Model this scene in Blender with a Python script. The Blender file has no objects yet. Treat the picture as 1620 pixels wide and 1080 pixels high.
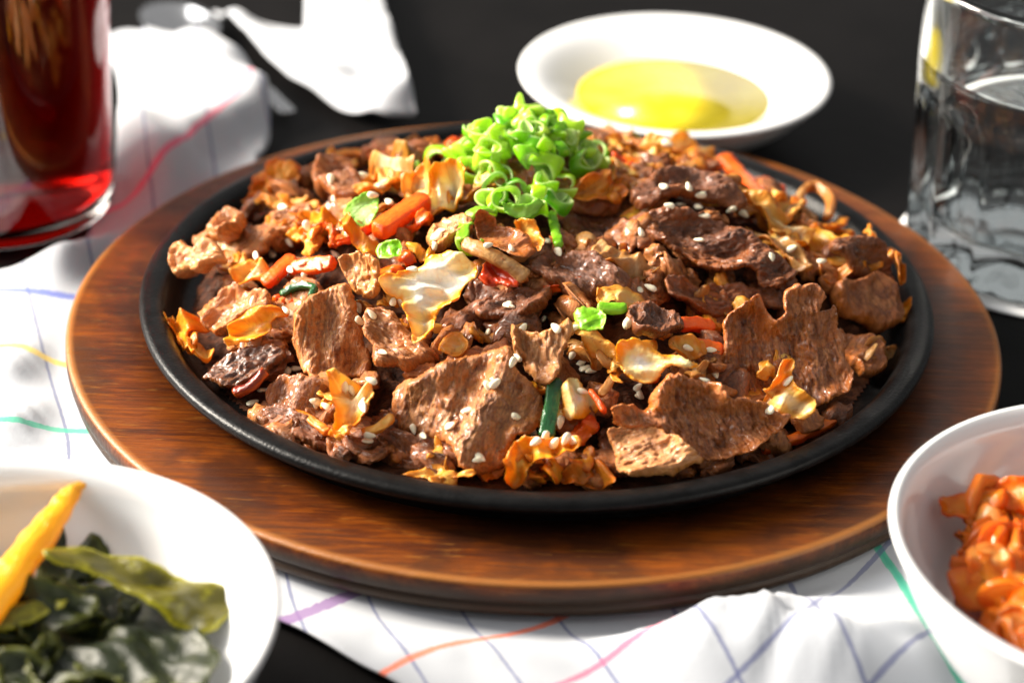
import bpy, math, random
import numpy as np
from mathutils import Vector, Matrix
from mathutils.geometry import delaunay_2d_cdt

random.seed(7)
rng = np.random.default_rng(7)
scene = bpy.context.scene
COL = scene.collection

# ------------------------------------------------------------------ camera
W, H_PX = 1620.0, 1080.0                     # pixel frame of the photograph
F_PX = 3500.0
ELEV, DIST, TX, TY, ROLL = math.radians(29.787), 0.7017, -0.00699, -0.01961, 0.03133
ZB = 0.0150                                  # top of the wooden board above the table
CAM = np.array([TX, TY - DIST * math.cos(ELEV), DIST * math.sin(ELEV) + ZB])
FWD = np.array([0, math.cos(ELEV), -math.sin(ELEV)])
_r = np.array([1.0, 0, 0]); _u = np.array([0, math.sin(ELEV), math.cos(ELEV)])
RGT = math.cos(ROLL) * _r + math.sin(ROLL) * _u
UPV = -math.sin(ROLL) * _r + math.cos(ROLL) * _u
cam_data = bpy.data.cameras.new('camera')
cam_data.sensor_width = 36.0
cam_data.lens = F_PX / W * 36.0
cam_data.clip_start = 0.01
cam_data.clip_end = 50
cam_data.dof.use_dof = True
cam_data.dof.focus_distance = 0.650
cam_data.dof.aperture_fstop = 7.1
cam = bpy.data.objects.new('camera', cam_data)
COL.objects.link(cam)
cam.matrix_world = Matrix(((RGT[0], UPV[0], -FWD[0], CAM[0]), (RGT[1], UPV[1], -FWD[1], CAM[1]),
                           (RGT[2], UPV[2], -FWD[2], CAM[2]), (0, 0, 0, 1)))
scene.camera = cam

# ------------------------------------------------------------------ light
world = bpy.data.worlds.new('World'); scene.world = world; world.use_nodes = True
bg = world.node_tree.nodes['Background']
bg.inputs[0].default_value = (1.0, 0.98, 0.96, 1); bg.inputs[1].default_value = 0.36

def area(name, loc, target, size, power, color):
    l = bpy.data.lights.new(name, 'AREA'); l.shape = 'RECTANGLE'; l.size, l.size_y = size
    l.energy = power; l.color = color
    o = bpy.data.objects.new(name, l); COL.objects.link(o)
    o.location = loc
    o.rotation_euler = (Vector(target) - Vector(loc)).to_track_quat('-Z', 'Y').to_euler()
    return o
area('sun_through_window', (-1.20, 0.30, 0.74), (0, 0, 0), (0.42, 0.42), 74, (1.0, 0.90, 0.76))
area('window_light', (-1.7, 0.25, 1.05), (0, 0, 0), (2.2, 1.6), 66, (1.0, 0.97, 0.93))

scene.view_settings.view_transform = 'Standard'
scene.view_settings.look = 'None'
scene.view_settings.exposure = 0.15
scene.view_settings.gamma = 1.0
scene.render.engine = 'CYCLES'
cy = scene.cycles
cy.use_denoising = True
cy.max_bounces = 10; cy.transmission_bounces = 10; cy.transparent_max_bounces = 8
cy.diffuse_bounces = 4; cy.glossy_bounces = 5
cy.sample_clamp_indirect = 5.0
cy.blur_glossy = 0.6

# ------------------------------------------------------------------ pixel helpers
def ray(x, y):
    d = FWD + RGT * (x - W / 2) / F_PX - UPV * (y - H_PX / 2) / F_PX
    return d / np.linalg.norm(d)
def at_z(x, y, z):
    d = ray(x, y); return CAM + d * ((z - CAM[2]) / d[2])

# ------------------------------------------------------------------ noise (vectorised)
def _hash(ix, iy, seed):
    h = (ix.astype(np.int64) * 374761393 + iy.astype(np.int64) * 668265263 + seed * 974634761) & 0xffffffff
    h = ((h ^ (h >> 13)) * 1274126177) & 0xffffffff
    return (h ^ (h >> 16)) & 0xffffffff
def perlin(x, y, seed=0):
    x = np.asarray(x, float); y = np.asarray(y, float)
    ix, iy = np.floor(x), np.floor(y); fx, fy = x - ix, y - iy
    def g(ax, ay, dx, dy):
        a = _hash(ax, ay, seed) / 4294967296.0 * 2 * math.pi
        return np.cos(a) * dx + np.sin(a) * dy
    u = fx * fx * fx * (fx * (fx * 6 - 15) + 10); v = fy * fy * fy * (fy * (fy * 6 - 15) + 10)
    n00 = g(ix, iy, fx, fy); n10 = g(ix + 1, iy, fx - 1, fy)
    n01 = g(ix, iy + 1, fx, fy - 1); n11 = g(ix + 1, iy + 1, fx - 1, fy - 1)
    return 1.5 * ((n00 * (1 - u) + n10 * u) * (1 - v) + (n01 * (1 - u) + n11 * u) * v)
def fbm(x, y, seed=0, oct=3, gain=0.5):
    s = 0; a = 1; f = 1
    for k in range(oct):
        s = s + a * perlin(np.asarray(x) * f, np.asarray(y) * f, seed + 31 * k); a *= gain; f *= 2.03
    return s
def cells(x, y, seed=0):
    """F2 - F1 of a jittered cell pattern: 0 in the creases, larger inside the lumps"""
    ix, iy = np.floor(x), np.floor(y)
    d1 = np.full(x.shape, 9.0); d2 = np.full(x.shape, 9.0)
    for ox in (-1, 0, 1):
        for oy in (-1, 0, 1):
            cx, cy_ = ix + ox, iy + oy
            jx = _hash(cx, cy_, seed) / 4294967296.0; jy = _hash(cx, cy_, seed + 77) / 4294967296.0
            d = np.hypot(cx + jx - x, cy_ + jy - y)
            n1 = np.minimum(d1, d); d2 = np.minimum(np.maximum(d1, d), d2); d1 = n1
    return d2 - d1

# ------------------------------------------------------------------ object helpers
def tag(o, label=None, cat=None, group=None, kind=None):
    if label: o['label'] = label
    if cat: o['category'] = cat
    if group: o['group'] = group
    if kind: o['kind'] = kind
    return o
def mesh_obj(name, verts, faces, mat, parent=None, smooth=True, loc=None, attrs=None):
    me = bpy.data.meshes.new(name)
    verts = np.asarray(verts, float)
    if loc is not None: verts = verts - np.asarray(loc)
    me.from_pydata(verts.tolist(), [], [tuple(map(int, f)) for f in faces])
    if attrs:
        for k, a in attrs.items():
            a = np.asarray(a, float)
            t = 'FLOAT' if a.ndim == 1 else 'FLOAT_VECTOR'
            at = me.attributes.new(k, t, 'POINT')
            at.data.foreach_set('value' if a.ndim == 1 else 'vector', a.astype(np.float32).ravel())
    me.materials.append(mat)
    if smooth: me.polygons.foreach_set('use_smooth', [True] * len(me.polygons))
    me.update()
    o = bpy.data.objects.new(name, me); COL.objects.link(o)
    if loc is not None: o.location = loc
    if parent is not None: o.parent = parent
    return o
def lathe(name, profile, mat, center=(0, 0, 0), seg=128, parent=None, closed=True, rmod=None):
    """profile: list of (r, z); closed joins last to first (r=0 points become poles)"""
    V, Fc = [], []
    rows = []
    for (r, z) in profile:
        if r < 1e-7:
            rows.append([len(V)]); V.append((0, 0, z))
        else:
            rows.append(list(range(len(V), len(V) + seg)))
            for k in range(seg):
                a = 2 * math.pi * k / seg
                rr = r if rmod is None else rmod(r, z, a)
                V.append((rr * math.cos(a), rr * math.sin(a), z))
    n = len(rows)
    for i in range(n if closed else n - 1):
        A, B = rows[i], rows[(i + 1) % n]
        if len(A) == 1 and len(B) == 1: continue
        for k in range(seg):
            k2 = (k + 1) % seg
            if len(A) == 1: Fc.append((A[0], B[k2], B[k]))
            elif len(B) == 1: Fc.append((A[k], A[k2], B[0]))
            else: Fc.append((A[k], A[k2], B[k2], B[k]))
    o = mesh_obj(name, V, Fc, mat, parent)
    o.location = center
    return o
def smooth_profile(pts, n=6):
    """Catmull-Rom through profile points"""
    P = np.array([pts[0]] + list(pts) + [pts[-1]], float); out = []
    for i in range(1, len(P) - 2):
        for k in range(n):
            t = k / n
            p = 0.5 * ((2 * P[i]) + (P[i + 1] - P[i - 1]) * t + (2 * P[i - 1] - 5 * P[i] + 4 * P[i + 1] - P[i + 2]) * t * t
                       + (3 * P[i] - P[i - 1] - 3 * P[i + 1] + P[i + 2]) * t ** 3)
            out.append(p)
    out.append(P[-2])
    return np.array(out)

# ------------------------------------------------------------------ materials
def new_mat(name):
    m = bpy.data.materials.new(name); m.use_nodes = True
    nt = m.node_tree
    return m, nt, nt.nodes['Principled BSDF']
def N(nt, t, **kw):
    n = nt.nodes.new(t)
    for k, v in kw.items():
        if k in n.inputs: n.inputs[k].default_value = v
        else: setattr(n, k, v)
    return n
def ramp(nt, fac, stops, interp='EASE'):
    r = nt.nodes.new('ShaderNodeValToRGB'); r.color_ramp.interpolation = interp
    els = r.color_ramp.elements
    while len(els) < len(stops): els.new(0.5)
    for e, (p, c) in zip(els, stops):
        e.position = p; e.color = (c[0], c[1], c[2], 1)
    nt.links.new(fac, r.inputs[0])
    return r.outputs[0]
def mixc(nt, fac, a, b, mode='MIX'):
    m = nt.nodes.new('ShaderNodeMix'); m.data_type = 'RGBA'; m.blend_type = mode
    if hasattr(fac, 'is_linked'): nt.links.new(fac, m.inputs[0])
    else: m.inputs[0].default_value = fac
    for s, v in ((6, a), (7, b)):
        if hasattr(v, 'is_linked'): nt.links.new(v, m.inputs[s])
        else: m.inputs[s].default_value = (v[0], v[1], v[2], 1)
    return m.outputs[2]
def math_(nt, op, a, b=None, clamp=False):
    m = nt.nodes.new('ShaderNodeMath'); m.operation = op; m.use_clamp = clamp
    for i, v in enumerate((a, b)):
        if v is None: continue
        if hasattr(v, 'is_linked'): nt.links.new(v, m.inputs[i])
        else: m.inputs[i].default_value = v
    return m.outputs[0]
def rest_coord(nt, scale=(1, 1, 1)):
    a = N(nt, 'ShaderNodeAttribute', attribute_name='rest')
    oi = N(nt, 'ShaderNodeObjectInfo')
    sc = N(nt, 'ShaderNodeVectorMath', operation='MULTIPLY'); sc.inputs[1].default_value = scale
    nt.links.new(a.outputs['Vector'], sc.inputs[0])
    ad = N(nt, 'ShaderNodeVectorMath', operation='ADD')
    cx = N(nt, 'ShaderNodeCombineXYZ')
    rr = math_(nt, 'MULTIPLY', oi.outputs['Random'], 37.0)
    nt.links.new(rr, cx.inputs[2]); nt.links.new(rr, cx.inputs[0])
    nt.links.new(sc.outputs[0], ad.inputs[0]); nt.links.new(cx.outputs[0], ad.inputs[1])
    return ad.outputs[0]
def noise(nt, vec, scale, detail=3, rough=0.55, dist=0.0):
    n = N(nt, 'ShaderNodeTexNoise', Scale=scale, Detail=detail, Roughness=rough, Distortion=dist)
    nt.links.new(vec, n.inputs['Vector'])
    return n.outputs['Fac']
def bump(nt, bsdf, h, strength=0.3, dist=0.0005):
    b = N(nt, 'ShaderNodeBump', Strength=strength, Distance=dist)
    nt.links.new(h, b.inputs['Height']); nt.links.new(b.outputs[0], bsdf.inputs['Normal'])
    return b
def add_translucent(nt, bsdf, color, fac):
    tr = N(nt, 'ShaderNodeBsdfTranslucent')
    if hasattr(color, 'is_linked'): nt.links.new(color, tr.inputs[0])
    else: tr.inputs[0].default_value = (*color, 1)
    mx = N(nt, 'ShaderNodeMixShader'); mx.inputs[0].default_value = fac
    nt.links.new(bsdf.outputs[0], mx.inputs[1]); nt.links.new(tr.outputs[0], mx.inputs[2])
    out = nt.nodes['Material Output']; nt.links.new(mx.outputs[0], out.inputs[0])

def meat_material(name, dark, mid, light, glaze, rough=0.40, coat=0.32):
    m, nt, b = new_mat(name)
    v = rest_coord(nt)
    n1 = noise(nt, rest_coord(nt, (1, 1.9, 1)), 190, 5, 0.68, 0.9)
    base = ramp(nt, n1, [(0.34, dark), (0.46, mid), (0.58, light), (0.74, mid)])
    # long muscle fibres: paler strands between darker ones
    strands = noise(nt, rest_coord(nt, (0.28, 2.2, 1)), 560, 3, 0.6, 1.4)
    base = mixc(nt, math_(nt, 'MULTIPLY', ramp(nt, strands, [(0.40, (1, 1, 1)), (0.54, (0, 0, 0))]), 0.50), base, dark)
    n2 = noise(nt, v, 75, 4, 0.65, 0.5)
    g = ramp(nt, n2, [(0.50, (0, 0, 0)), (0.64, (1, 1, 1))])
    base = mixc(nt, math_(nt, 'MULTIPLY', g, 0.6), base, glaze)
    n5 = noise(nt, v, 800, 3, 0.7)
    base = mixc(nt, math_(nt, 'MULTIPLY', ramp(nt, n5, [(0.50, (0, 0, 0)), (0.64, (1, 1, 1))]), 0.45), base, light)
    e = N(nt, 'ShaderNodeAttribute', attribute_name='edge')
    er = ramp(nt, math_(nt, 'MULTIPLY', e.outputs['Fac'], 100.0), [(0.0, (1, 1, 1)), (0.15, (0.6, 0.6, 0.6)), (0.5, (0, 0, 0))], 'LINEAR')
    base = mixc(nt, math_(nt, 'MULTIPLY', er, 0.45), base, glaze)
    oi = N(nt, 'ShaderNodeObjectInfo')
    hs = N(nt, 'ShaderNodeHueSaturation')
    nt.links.new(math_(nt, 'ADD', 0.85, math_(nt, 'MULTIPLY', oi.outputs['Random'], 0.35)), hs.inputs['Value'])
    nt.links.new(base, hs.inputs['Color'])
    nt.links.new(hs.outputs[0], b.inputs['Base Color'])
    n3 = noise(nt, v, 330, 4, 0.65)
    nt.links.new(ramp(nt, n3, [(0.38, (rough - .20,) * 3), (0.60, (rough + .24,) * 3)]), b.inputs['Roughness'])
    b.inputs['Specular IOR Level'].default_value = 0.5
    b.inputs['Coat Weight'].default_value = coat; b.inputs['Coat Roughness'].default_value = 0.11
    b.inputs['Subsurface Weight'].default_value = 0.10
    b.inputs['Subsurface Radius'].default_value = (1.0, 0.35, 0.2); b.inputs['Subsurface Scale'].default_value = 0.0012
    fine = noise(nt, rest_coord(nt, (1, 1.5, 1)), 900, 5, 0.7)
    h = math_(nt, 'ADD', fine, math_(nt, 'MULTIPLY', strands, 1.3))
    bump(nt, b, h, 0.95, 0.0008)
    return m
M = {}
M['meat'] = meat_material('beef_tan', (0.15, 0.036, 0.008), (0.37, 0.128, 0.034), (0.55, 0.240, 0.080), (0.62, 0.175, 0.014))
M['meat_brown'] = meat_material('beef_brown', (0.11, 0.027, 0.007), (0.28, 0.084, 0.021), (0.43, 0.160, 0.046), (0.58, 0.15, 0.011), 0.34, 0.4)
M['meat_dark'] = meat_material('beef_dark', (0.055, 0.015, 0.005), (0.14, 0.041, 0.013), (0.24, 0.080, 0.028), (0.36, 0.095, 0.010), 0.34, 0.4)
M['meat_pink'] = meat_material('beef_pale', (0.30, 0.092, 0.028), (0.52, 0.215, 0.075), (0.66, 0.33, 0.14), (0.70, 0.25, 0.03), 0.36, 0.35)
M['meat_char'] = meat_material('beef_charred', (0.018, 0.008, 0.007), (0.085, 0.026, 0.014), (0.20, 0.075, 0.028), (0.28, 0.08, 0.012), 0.26, 0.7)

def veg_material(name, core, body, rim, rim_w=0.0035, rough=0.34, trans=0.36, mottled=0.6, stain=None):
    m, nt, b = new_mat(name)
    v = rest_coord(nt)
    e = N(nt, 'ShaderNodeAttribute', attribute_name='edge')
    n1 = noise(nt, v, 85, 3, 0.55, 0.5)
    # thin browned edges reach unevenly inward
    ed = math_(nt, 'ADD', e.outputs['Fac'], math_(nt, 'MULTIPLY', math_(nt, 'SUBTRACT', n1, 0.5), -0.014 * mottled))
    c = ramp(nt, math_(nt, 'DIVIDE', ed, rim_w * 3.0), [(0.0, rim), (0.33, body), (0.75, core)])
    n2 = noise(nt, v, 240, 3, 0.6)
    c = mixc(nt, math_(nt, 'MULTIPLY', ramp(nt, n2, [(0.50, (0, 0, 0)), (0.78, (1, 1, 1))]), 0.55), c, rim)
    if stain:
        n4 = noise(nt, v, 130, 4, 0.6, 0.8)
        c = mixc(nt, math_(nt, 'MULTIPLY', ramp(nt, n4, [(0.47, (0, 0, 0)), (0.60, (1, 1, 1))]), 0.75), c, stain)
        n6 = noise(nt, v, 210, 3, 0.6, 0.5)
        c = mixc(nt, math_(nt, 'MULTIPLY', ramp(nt, n6, [(0.56, (0, 0, 0)), (0.68, (1, 1, 1))]), 0.6), c, (0.34, 0.10, 0.012))
    nt.links.new(c, b.inputs['Base Color'])
    b.inputs['Roughness'].default_value = rough
    b.inputs['Coat Weight'].default_value = 0.15; b.inputs['Coat Roughness'].default_value = 0.18
    b.inputs['Subsurface Weight'].default_value = 0.15
    b.inputs['Subsurface Radius'].default_value = (1, 0.7, 0.35); b.inputs['Subsurface Scale'].default_value = 0.002
    veins = noise(nt, rest_coord(nt, (0.5, 2.6, 1)), 330, 3, 0.5, 0.8)
    bump(nt, b, math_(nt, 'ADD', veins, noise(nt, v, 900, 3)), 0.6, 0.0006)
    add_translucent(nt, b, c, trans)
    return m
M['cabbage'] = veg_material('cabbage_glazed', (0.90, 0.76, 0.46), (0.90, 0.58, 0.14), (0.84, 0.30, 0.018), 0.0020, stain=(0.80, 0.38, 0.05))
M['cabbage_white'] = veg_material('cabbage_rib', (0.86, 0.85, 0.78), (0.90, 0.74, 0.34), (0.90, 0.36, 0.012), 0.0024, 0.25, 0.25, 0.8)
M['cabbage_orange'] = veg_material('cabbage_soaked', (0.88, 0.50, 0.11), (0.86, 0.36, 0.03), (0.76, 0.19, 0.010), 0.0024, stain=(0.60, 0.20, 0.02))
M['cabbage_yellow'] = veg_material('cabbage_leaf', (0.92, 0.64, 0.13), (0.92, 0.46, 0.025), (0.84, 0.25, 0.008), 0.0022, stain=(0.76, 0.28, 0.02))
M['onion'] = veg_material('onion_cooked', (0.70, 0.48, 0.26), (0.66, 0.38, 0.14), (0.56, 0.22, 0.045), 0.0020, 0.22, 0.38, stain=(0.50, 0.22, 0.05))
M['onion_brown'] = veg_material('onion_browned', (0.46, 0.22, 0.09), (0.44, 0.18, 0.05), (0.55, 0.22, 0.03), 0.0018, 0.22, 0.25)
M['carrot'] = veg_material('carrot_cooked', (0.90, 0.20, 0.012), (0.90, 0.17, 0.008), (0.82, 0.095, 0.004), 0.0015, 0.28, 0.25)
M['pepper'] = veg_material('red_pepper', (0.42, 0.035, 0.006), (0.38, 0.025, 0.005), (0.5, 0.05, 0.006), 0.0015, 0.2, 0.12)
M['chili'] = veg_material('dried_chili', (0.14, 0.012, 0.006), (0.2, 0.02, 0.006), (0.5, 0.09, 0.01), 0.0012, 0.15, 0.05)
M['leaf_pale'] = veg_material('scallion_leaf_pale', (0.50, 0.72, 0.28), (0.36, 0.66, 0.10), (0.22, 0.5, 0.03), 0.0015, 0.35, 0.3, 0.2)
M['green'] = veg_material('scallion_green', (0.24, 0.58, 0.015), (0.20, 0.52, 0.012), (0.36, 0.66, 0.06), 0.0012, 0.25, 0.3, 0.3)
M['green_dark'] = veg_material('scallion_dark', (0.010, 0.060, 0.018), (0.012, 0.075, 0.02), (0.03, 0.13, 0.03), 0.0012, 0.15, 0.05, 0.3)
def ring_material():
    m, nt, b = new_mat('scallion_ring')
    a = N(nt, 'ShaderNodeAttribute', attribute_name='inner')
    oi = N(nt, 'ShaderNodeObjectInfo')
    dark = ramp(nt, oi.outputs['Random'], [(0.0, (0.10, 0.44, 0.010)), (0.25, (0.30, 0.70, 0.010)), (0.6, (0.55, 0.88, 0.020)), (1.0, (0.70, 0.90, 0.14))], 'LINEAR')
    v = rest_coord(nt)
    c = mixc(nt, math_(nt, 'MULTIPLY', a.outputs['Fac'], 0.85), dark, (0.82, 0.92, 0.46))
    nn = noise(nt, v, 300, 2)
    c = mixc(nt, math_(nt, 'MULTIPLY', ramp(nt, nn, [(0.45, (0, 0, 0)), (0.7, (1, 1, 1))]), 0.4), c, (0.62, 0.86, 0.12))
    nt.links.new(c, b.inputs['Base Color'])
    b.inputs['Roughness'].default_value = 0.25; b.inputs['Coat Weight'].default_value = 0.3
    b.inputs['Coat Roughness'].default_value = 0.1
    bump(nt, b, noise(nt, v, 700, 2), 0.3, 0.0003)
    add_translucent(nt, b, c, 0.45)
    return m
M['ring'] = ring_material()
def simple(name, color, rough, coat=0.0, spec=0.5, sss=0.0, metal=0.0, nscale=None, namp=0.0, bstr=0.0, bscale=None, bdist=0.0005):
    m, nt, b = new_mat(name)
    b.inputs['Base Color'].default_value = (*color, 1); b.inputs['Roughness'].default_value = rough
    b.inputs['Coat Weight'].default_value = coat; b.inputs['Specular IOR Level'].default_value = spec
    b.inputs['Coat Roughness'].default_value = 0.05
    b.inputs['Metallic'].default_value = metal
    if sss:
        b.inputs['Subsurface Weight'].default_value = sss; b.inputs['Subsurface Scale'].default_value = 0.002
    tc = N(nt, 'ShaderNodeTexCoord')
    if nscale:
        n = noise(nt, tc.outputs['Object'], nscale, 4, 0.6)
        lo = tuple(c * (1 - namp) for c in color); hi = tuple(min(1, c * (1 + namp)) for c in color)
        nt.links.new(ramp(nt, n, [(0.3, lo), (0.7, hi)]), b.inputs['Base Color'])
    if bscale:
        bump(nt, b, noise(nt, tc.outputs['Object'], bscale, 3), bstr, bdist)
    return m
M['sesame'] = simple('sesame', (0.93, 0.84, 0.62), 0.32, 0.15, sss=0.1, nscale=900, namp=0.08)
M['iron'] = simple('cast_iron', (0.004, 0.004, 0.0042), 0.34, 0.0, 0.16, nscale=160, namp=0.5, bstr=0.55, bscale=900, bdist=0.0003)
M['porcelain'] = simple('porcelain', (0.77, 0.785, 0.80), 0.12, 0.3, 0.5, nscale=20, namp=0.015)
M['table'] = simple('dark_table', (0.0030, 0.0026, 0.0026), 0.5, 0.0, 0.09, nscale=14, namp=0.35, bstr=0.25, bscale=120, bdist=0.0006)
M['steel'] = simple('steel', (0.62, 0.63, 0.65), 0.18, metal=1.0, nscale=40, namp=0.08)
M['sauce'] = simple('sauce', (0.030, 0.010, 0.005), 0.10, 0.6, 0.6, nscale=120, namp=0.5, bstr=0.4, bscale=350)

def wood_material():
    m, nt, b = new_mat('stained_wood')
    tc = N(nt, 'ShaderNodeTexCoord')
    mp = N(nt, 'ShaderNodeMapping'); mp.inputs['Rotation'].default_value = (0, 0, math.radians(-6))
    mp.inputs['Scale'].default_value = (0.075, 1.0, 0.4)
    nt.links.new(tc.outputs['Object'], mp.inputs[0])
    grain = noise(nt, mp.outputs[0], 620, 7, 0.75, 0.4)
    mp2 = N(nt, 'ShaderNodeMapping'); mp2.inputs['Scale'].default_value = (0.12, 1.0, 1.0)
    nt.links.new(tc.outputs['Object'], mp2.inputs[0])
    broad = noise(nt, mp2.outputs[0], 45, 4, 0.6, 0.8)
    blot = noise(nt, tc.outputs['Object'], 28, 4, 0.6)
    c = ramp(nt, grain, [(0.34, (0.020, 0.006, 0.002)), (0.47, (0.115, 0.034, 0.007)), (0.57, (0.25, 0.084, 0.014)), (0.72, (0.44, 0.175, 0.03))])
    c2 = ramp(nt, broad, [(0.36, (0.050, 0.015, 0.005)), (0.62, (0.27, 0.092, 0.015))])
    c = mixc(nt, 0.42, c, c2)
    c = mixc(nt, 1.0, c, (0.74, 0.52, 0.32), 'MULTIPLY')
    c = mixc(nt, math_(nt, 'MULTIPLY', ramp(nt, blot, [(0.44, (0, 0, 0)), (0.62, (1, 1, 1))]), 0.75), c, (0.026, 0.009, 0.005))
    fleck = noise(nt, mp2.outputs[0], 700, 3, 0.7)
    c = mixc(nt, math_(nt, 'MULTIPLY', ramp(nt, fleck, [(0.60, (0, 0, 0)), (0.70, (1, 1, 1))]), 0.28), c, (0.36, 0.15, 0.024))
    # worn lacquer along the outer top edge; darker flank below it
    ge = N(nt, 'ShaderNodeAttribute', attribute_name='wear')
    c = mixc(nt, math_(nt, 'MULTIPLY', ge.outputs['Fac'], math_(nt, 'ADD', 0.35, math_(nt, 'MULTIPLY', blot, 0.9)), True), c, (0.34, 0.13, 0.028))
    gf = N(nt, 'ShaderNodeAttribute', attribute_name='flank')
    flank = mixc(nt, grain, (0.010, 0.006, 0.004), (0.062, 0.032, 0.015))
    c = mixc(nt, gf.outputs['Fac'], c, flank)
    nt.links.new(c, b.inputs['Base Color'])
    nt.links.new(ramp(nt, grain, [(0.3, (0.42,) * 3), (0.7, (0.26,) * 3)]), b.inputs['Roughness'])
    b.inputs['Coat Weight'].default_value = 0.04; b.inputs['Coat Roughness'].default_value = 0.25; b.inputs['Specular IOR Level'].default_value = 0.28
    bump(nt, b, grain, 0.5, 0.0006)
    return m
M['wood'] = wood_material()

def cloth_material():
    m, nt, b = new_mat('checked_cotton')
    a = N(nt, 'ShaderNodeAttribute', attribute_name='rest')
    sp = N(nt, 'ShaderNodeSeparateXYZ'); nt.links.new(a.outputs['Vector'], sp.inputs[0])
    wob = noise(nt, a.outputs['Vector'], 14, 2)
    tc = N(nt, 'ShaderNodeTexCoord')
    weave = noise(nt, tc.outputs['Object'], 900, 3)
    c = (0.43, 0.455, 0.50)
    def stripe(coord, period, offset, half):
        t = math_(nt, 'ADD', coord, 60.0 + period / 2 - offset)
        t = math_(nt, 'ADD', t, math_(nt, 'MULTIPLY', math_(nt, 'SUBTRACT', wob, 0.5), 0.03))
        t = math_(nt, 'MODULO', t, period)
        t = math_(nt, 'ABSOLUTE', math_(nt, 'SUBTRACT', t, period / 2))
        return math_(nt, 'LESS_THAN', t, half)
    # dark blue hairlines one way (every tenth a broader green), bands of changing colour the other way
    f = stripe(sp.outputs[0], 1.0, 0.0, 0.022)
    c = mixc(nt, math_(nt, 'MULTIPLY', f, 0.72), c, (0.085, 0.10, 0.24))
    f = stripe(sp.outputs[0], 10.0, 9.0, 0.048)
    c = mixc(nt, math_(nt, 'MULTIPLY', f, 0.85), c, (0.01, 0.42, 0.25))
    cols = [(0.05, 0.09, 0.42), (0.80, 0.55, 0.03), (0.01, 0.42, 0.25), (0.20, 0.08, 0.28), (0.85, 0.13, 0.03), (0.75, 0.10, 0.20)]
    f = stripe(sp.outputs[1], 12.0, 11.0, 0.034)
    c = mixc(nt, math_(nt, 'MULTIPLY', f, 0.82), c, cols[5])
    for kk in (6, 7, 8):
        f = stripe(sp.outputs[1], 12.0, float(kk), 0.028)
        c = mixc(nt, math_(nt, 'MULTIPLY', f, 0.72), c, (0.085, 0.10, 0.24))
    for k, cc in enumerate(cols):
        f = stripe(sp.outputs[1], 12.0, float(k), 0.036)
        c = mixc(nt, math_(nt, 'MULTIPLY', f, 0.82), c, cc)
    nt.links.new(c, b.inputs['Base Color'])
    b.inputs['Roughness'].default_value = 0.85; b.inputs['Sheen Weight'].default_value = 0.25
    bump(nt, b, weave, 0.2, 0.0003)
    add_translucent(nt, b, c, 0.15)
    return m
M['cloth'] = cloth_material()

def glass_material(name, color=(1, 1, 1), ior=1.45, absorb=None, density=0, rough=0.0):
    m, nt, b = new_mat(name)
    nt.nodes.remove(b)
    g = N(nt, 'ShaderNodeBsdfGlass', IOR=ior, Roughness=rough); g.inputs[0].default_value = (*color, 1)
    out = nt.nodes['Material Output']; nt.links.new(g.outputs[0], out.inputs[0])
    if absorb:
        va = N(nt, 'ShaderNodeVolumeAbsorption', Density=density); va.inputs[0].default_value = (*absorb, 1)
        nt.links.new(va.outputs[0], out.inputs['Volume'])
    return m
M['glass'] = glass_material('clear_glass', (0.97, 0.985, 0.985), 1.48)
M['water'] = glass_material('water', (0.985, 0.995, 1.0), 1.33)
M['tea'] = glass_material('red_tea', (1, 0.97, 0.95), 1.34, (0.92, 0.16, 0.02), 110)
M['ice'] = glass_material('ice', (0.97, 0.99, 1.0), 1.31, rough=0.08)

def egg_material():
    m, nt, b = new_mat('golden_dip')
    b.inputs['Base Color'].default_value = (0.86, 0.66, 0.012, 1); b.inputs['Roughness'].default_value = 0.16
    b.inputs['Coat Weight'].default_value = 0.0; b.inputs['Specular IOR Level'].default_value = 0.3
    tc = N(nt, 'ShaderNodeTexCoord')
    n = noise(nt, tc.outputs['Object'], 60, 3)
    nt.links.new(ramp(nt, n, [(0.35, (0.80, 0.60, 0.010)), (0.65, (0.92, 0.74, 0.04))]), b.inputs['Base Color'])
    bump(nt, b, noise(nt, tc.outputs['Object'], 45, 2), 0.2, 0.003)
    return m
M['egg'] = egg_material()
M['kimchi'] = veg_material('kimchi_leaf', (0.92, 0.46, 0.06), (0.92, 0.32, 0.018), (0.86, 0.17, 0.006), 0.003, 0.14, 0.4)
M['kimchi_pale'] = veg_material('kimchi_rib', (0.88, 0.54, 0.24), (0.88, 0.40, 0.08), (0.82, 0.20, 0.014), 0.003, 0.14, 0.4)
M['kimchi_sauce'] = simple('kimchi_sauce', (0.42, 0.055, 0.004), 0.1, 0.5, nscale=120, namp=0.4, bstr=0.5, bscale=260)
M['seaweed'] = veg_material('seaweed', (0.009, 0.014, 0.004), (0.018, 0.025, 0.005), (0.055, 0.062, 0.006), 0.0015, 0.40, 0.03, 0.5)
for _n in M['seaweed'].node_tree.nodes:
    if _n.type == 'BSDF_PRINCIPLED': _n.inputs['Coat Weight'].default_value = 0.0; _n.inputs['Specular IOR Level'].default_value = 0.3
M['kelp'] = veg_material('kelp_olive', (0.085, 0.075, 0.004), (0.13, 0.115, 0.005), (0.40, 0.38, 0.015), 0.0012, 0.3, 0.2, 0.1)
M['radish'] = veg_material('pickled_radish', (0.93, 0.50, 0.012), (0.93, 0.50, 0.012), (0.91, 0.44, 0.010), 0.001, 0.3, 0.3, 0.0)
M['broth'] = simple('seaweed_broth', (0.020, 0.022, 0.006), 0.06, 0.4)

# ------------------------------------------------------------------ table
mesh_obj('table', [(-3, -3, 0), (3, -3, 0), (3, 3, 0), (-3, 3, 0)], [(0, 1, 2, 3)], M['table'], smooth=False)['kind'] = 'structure'

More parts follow.
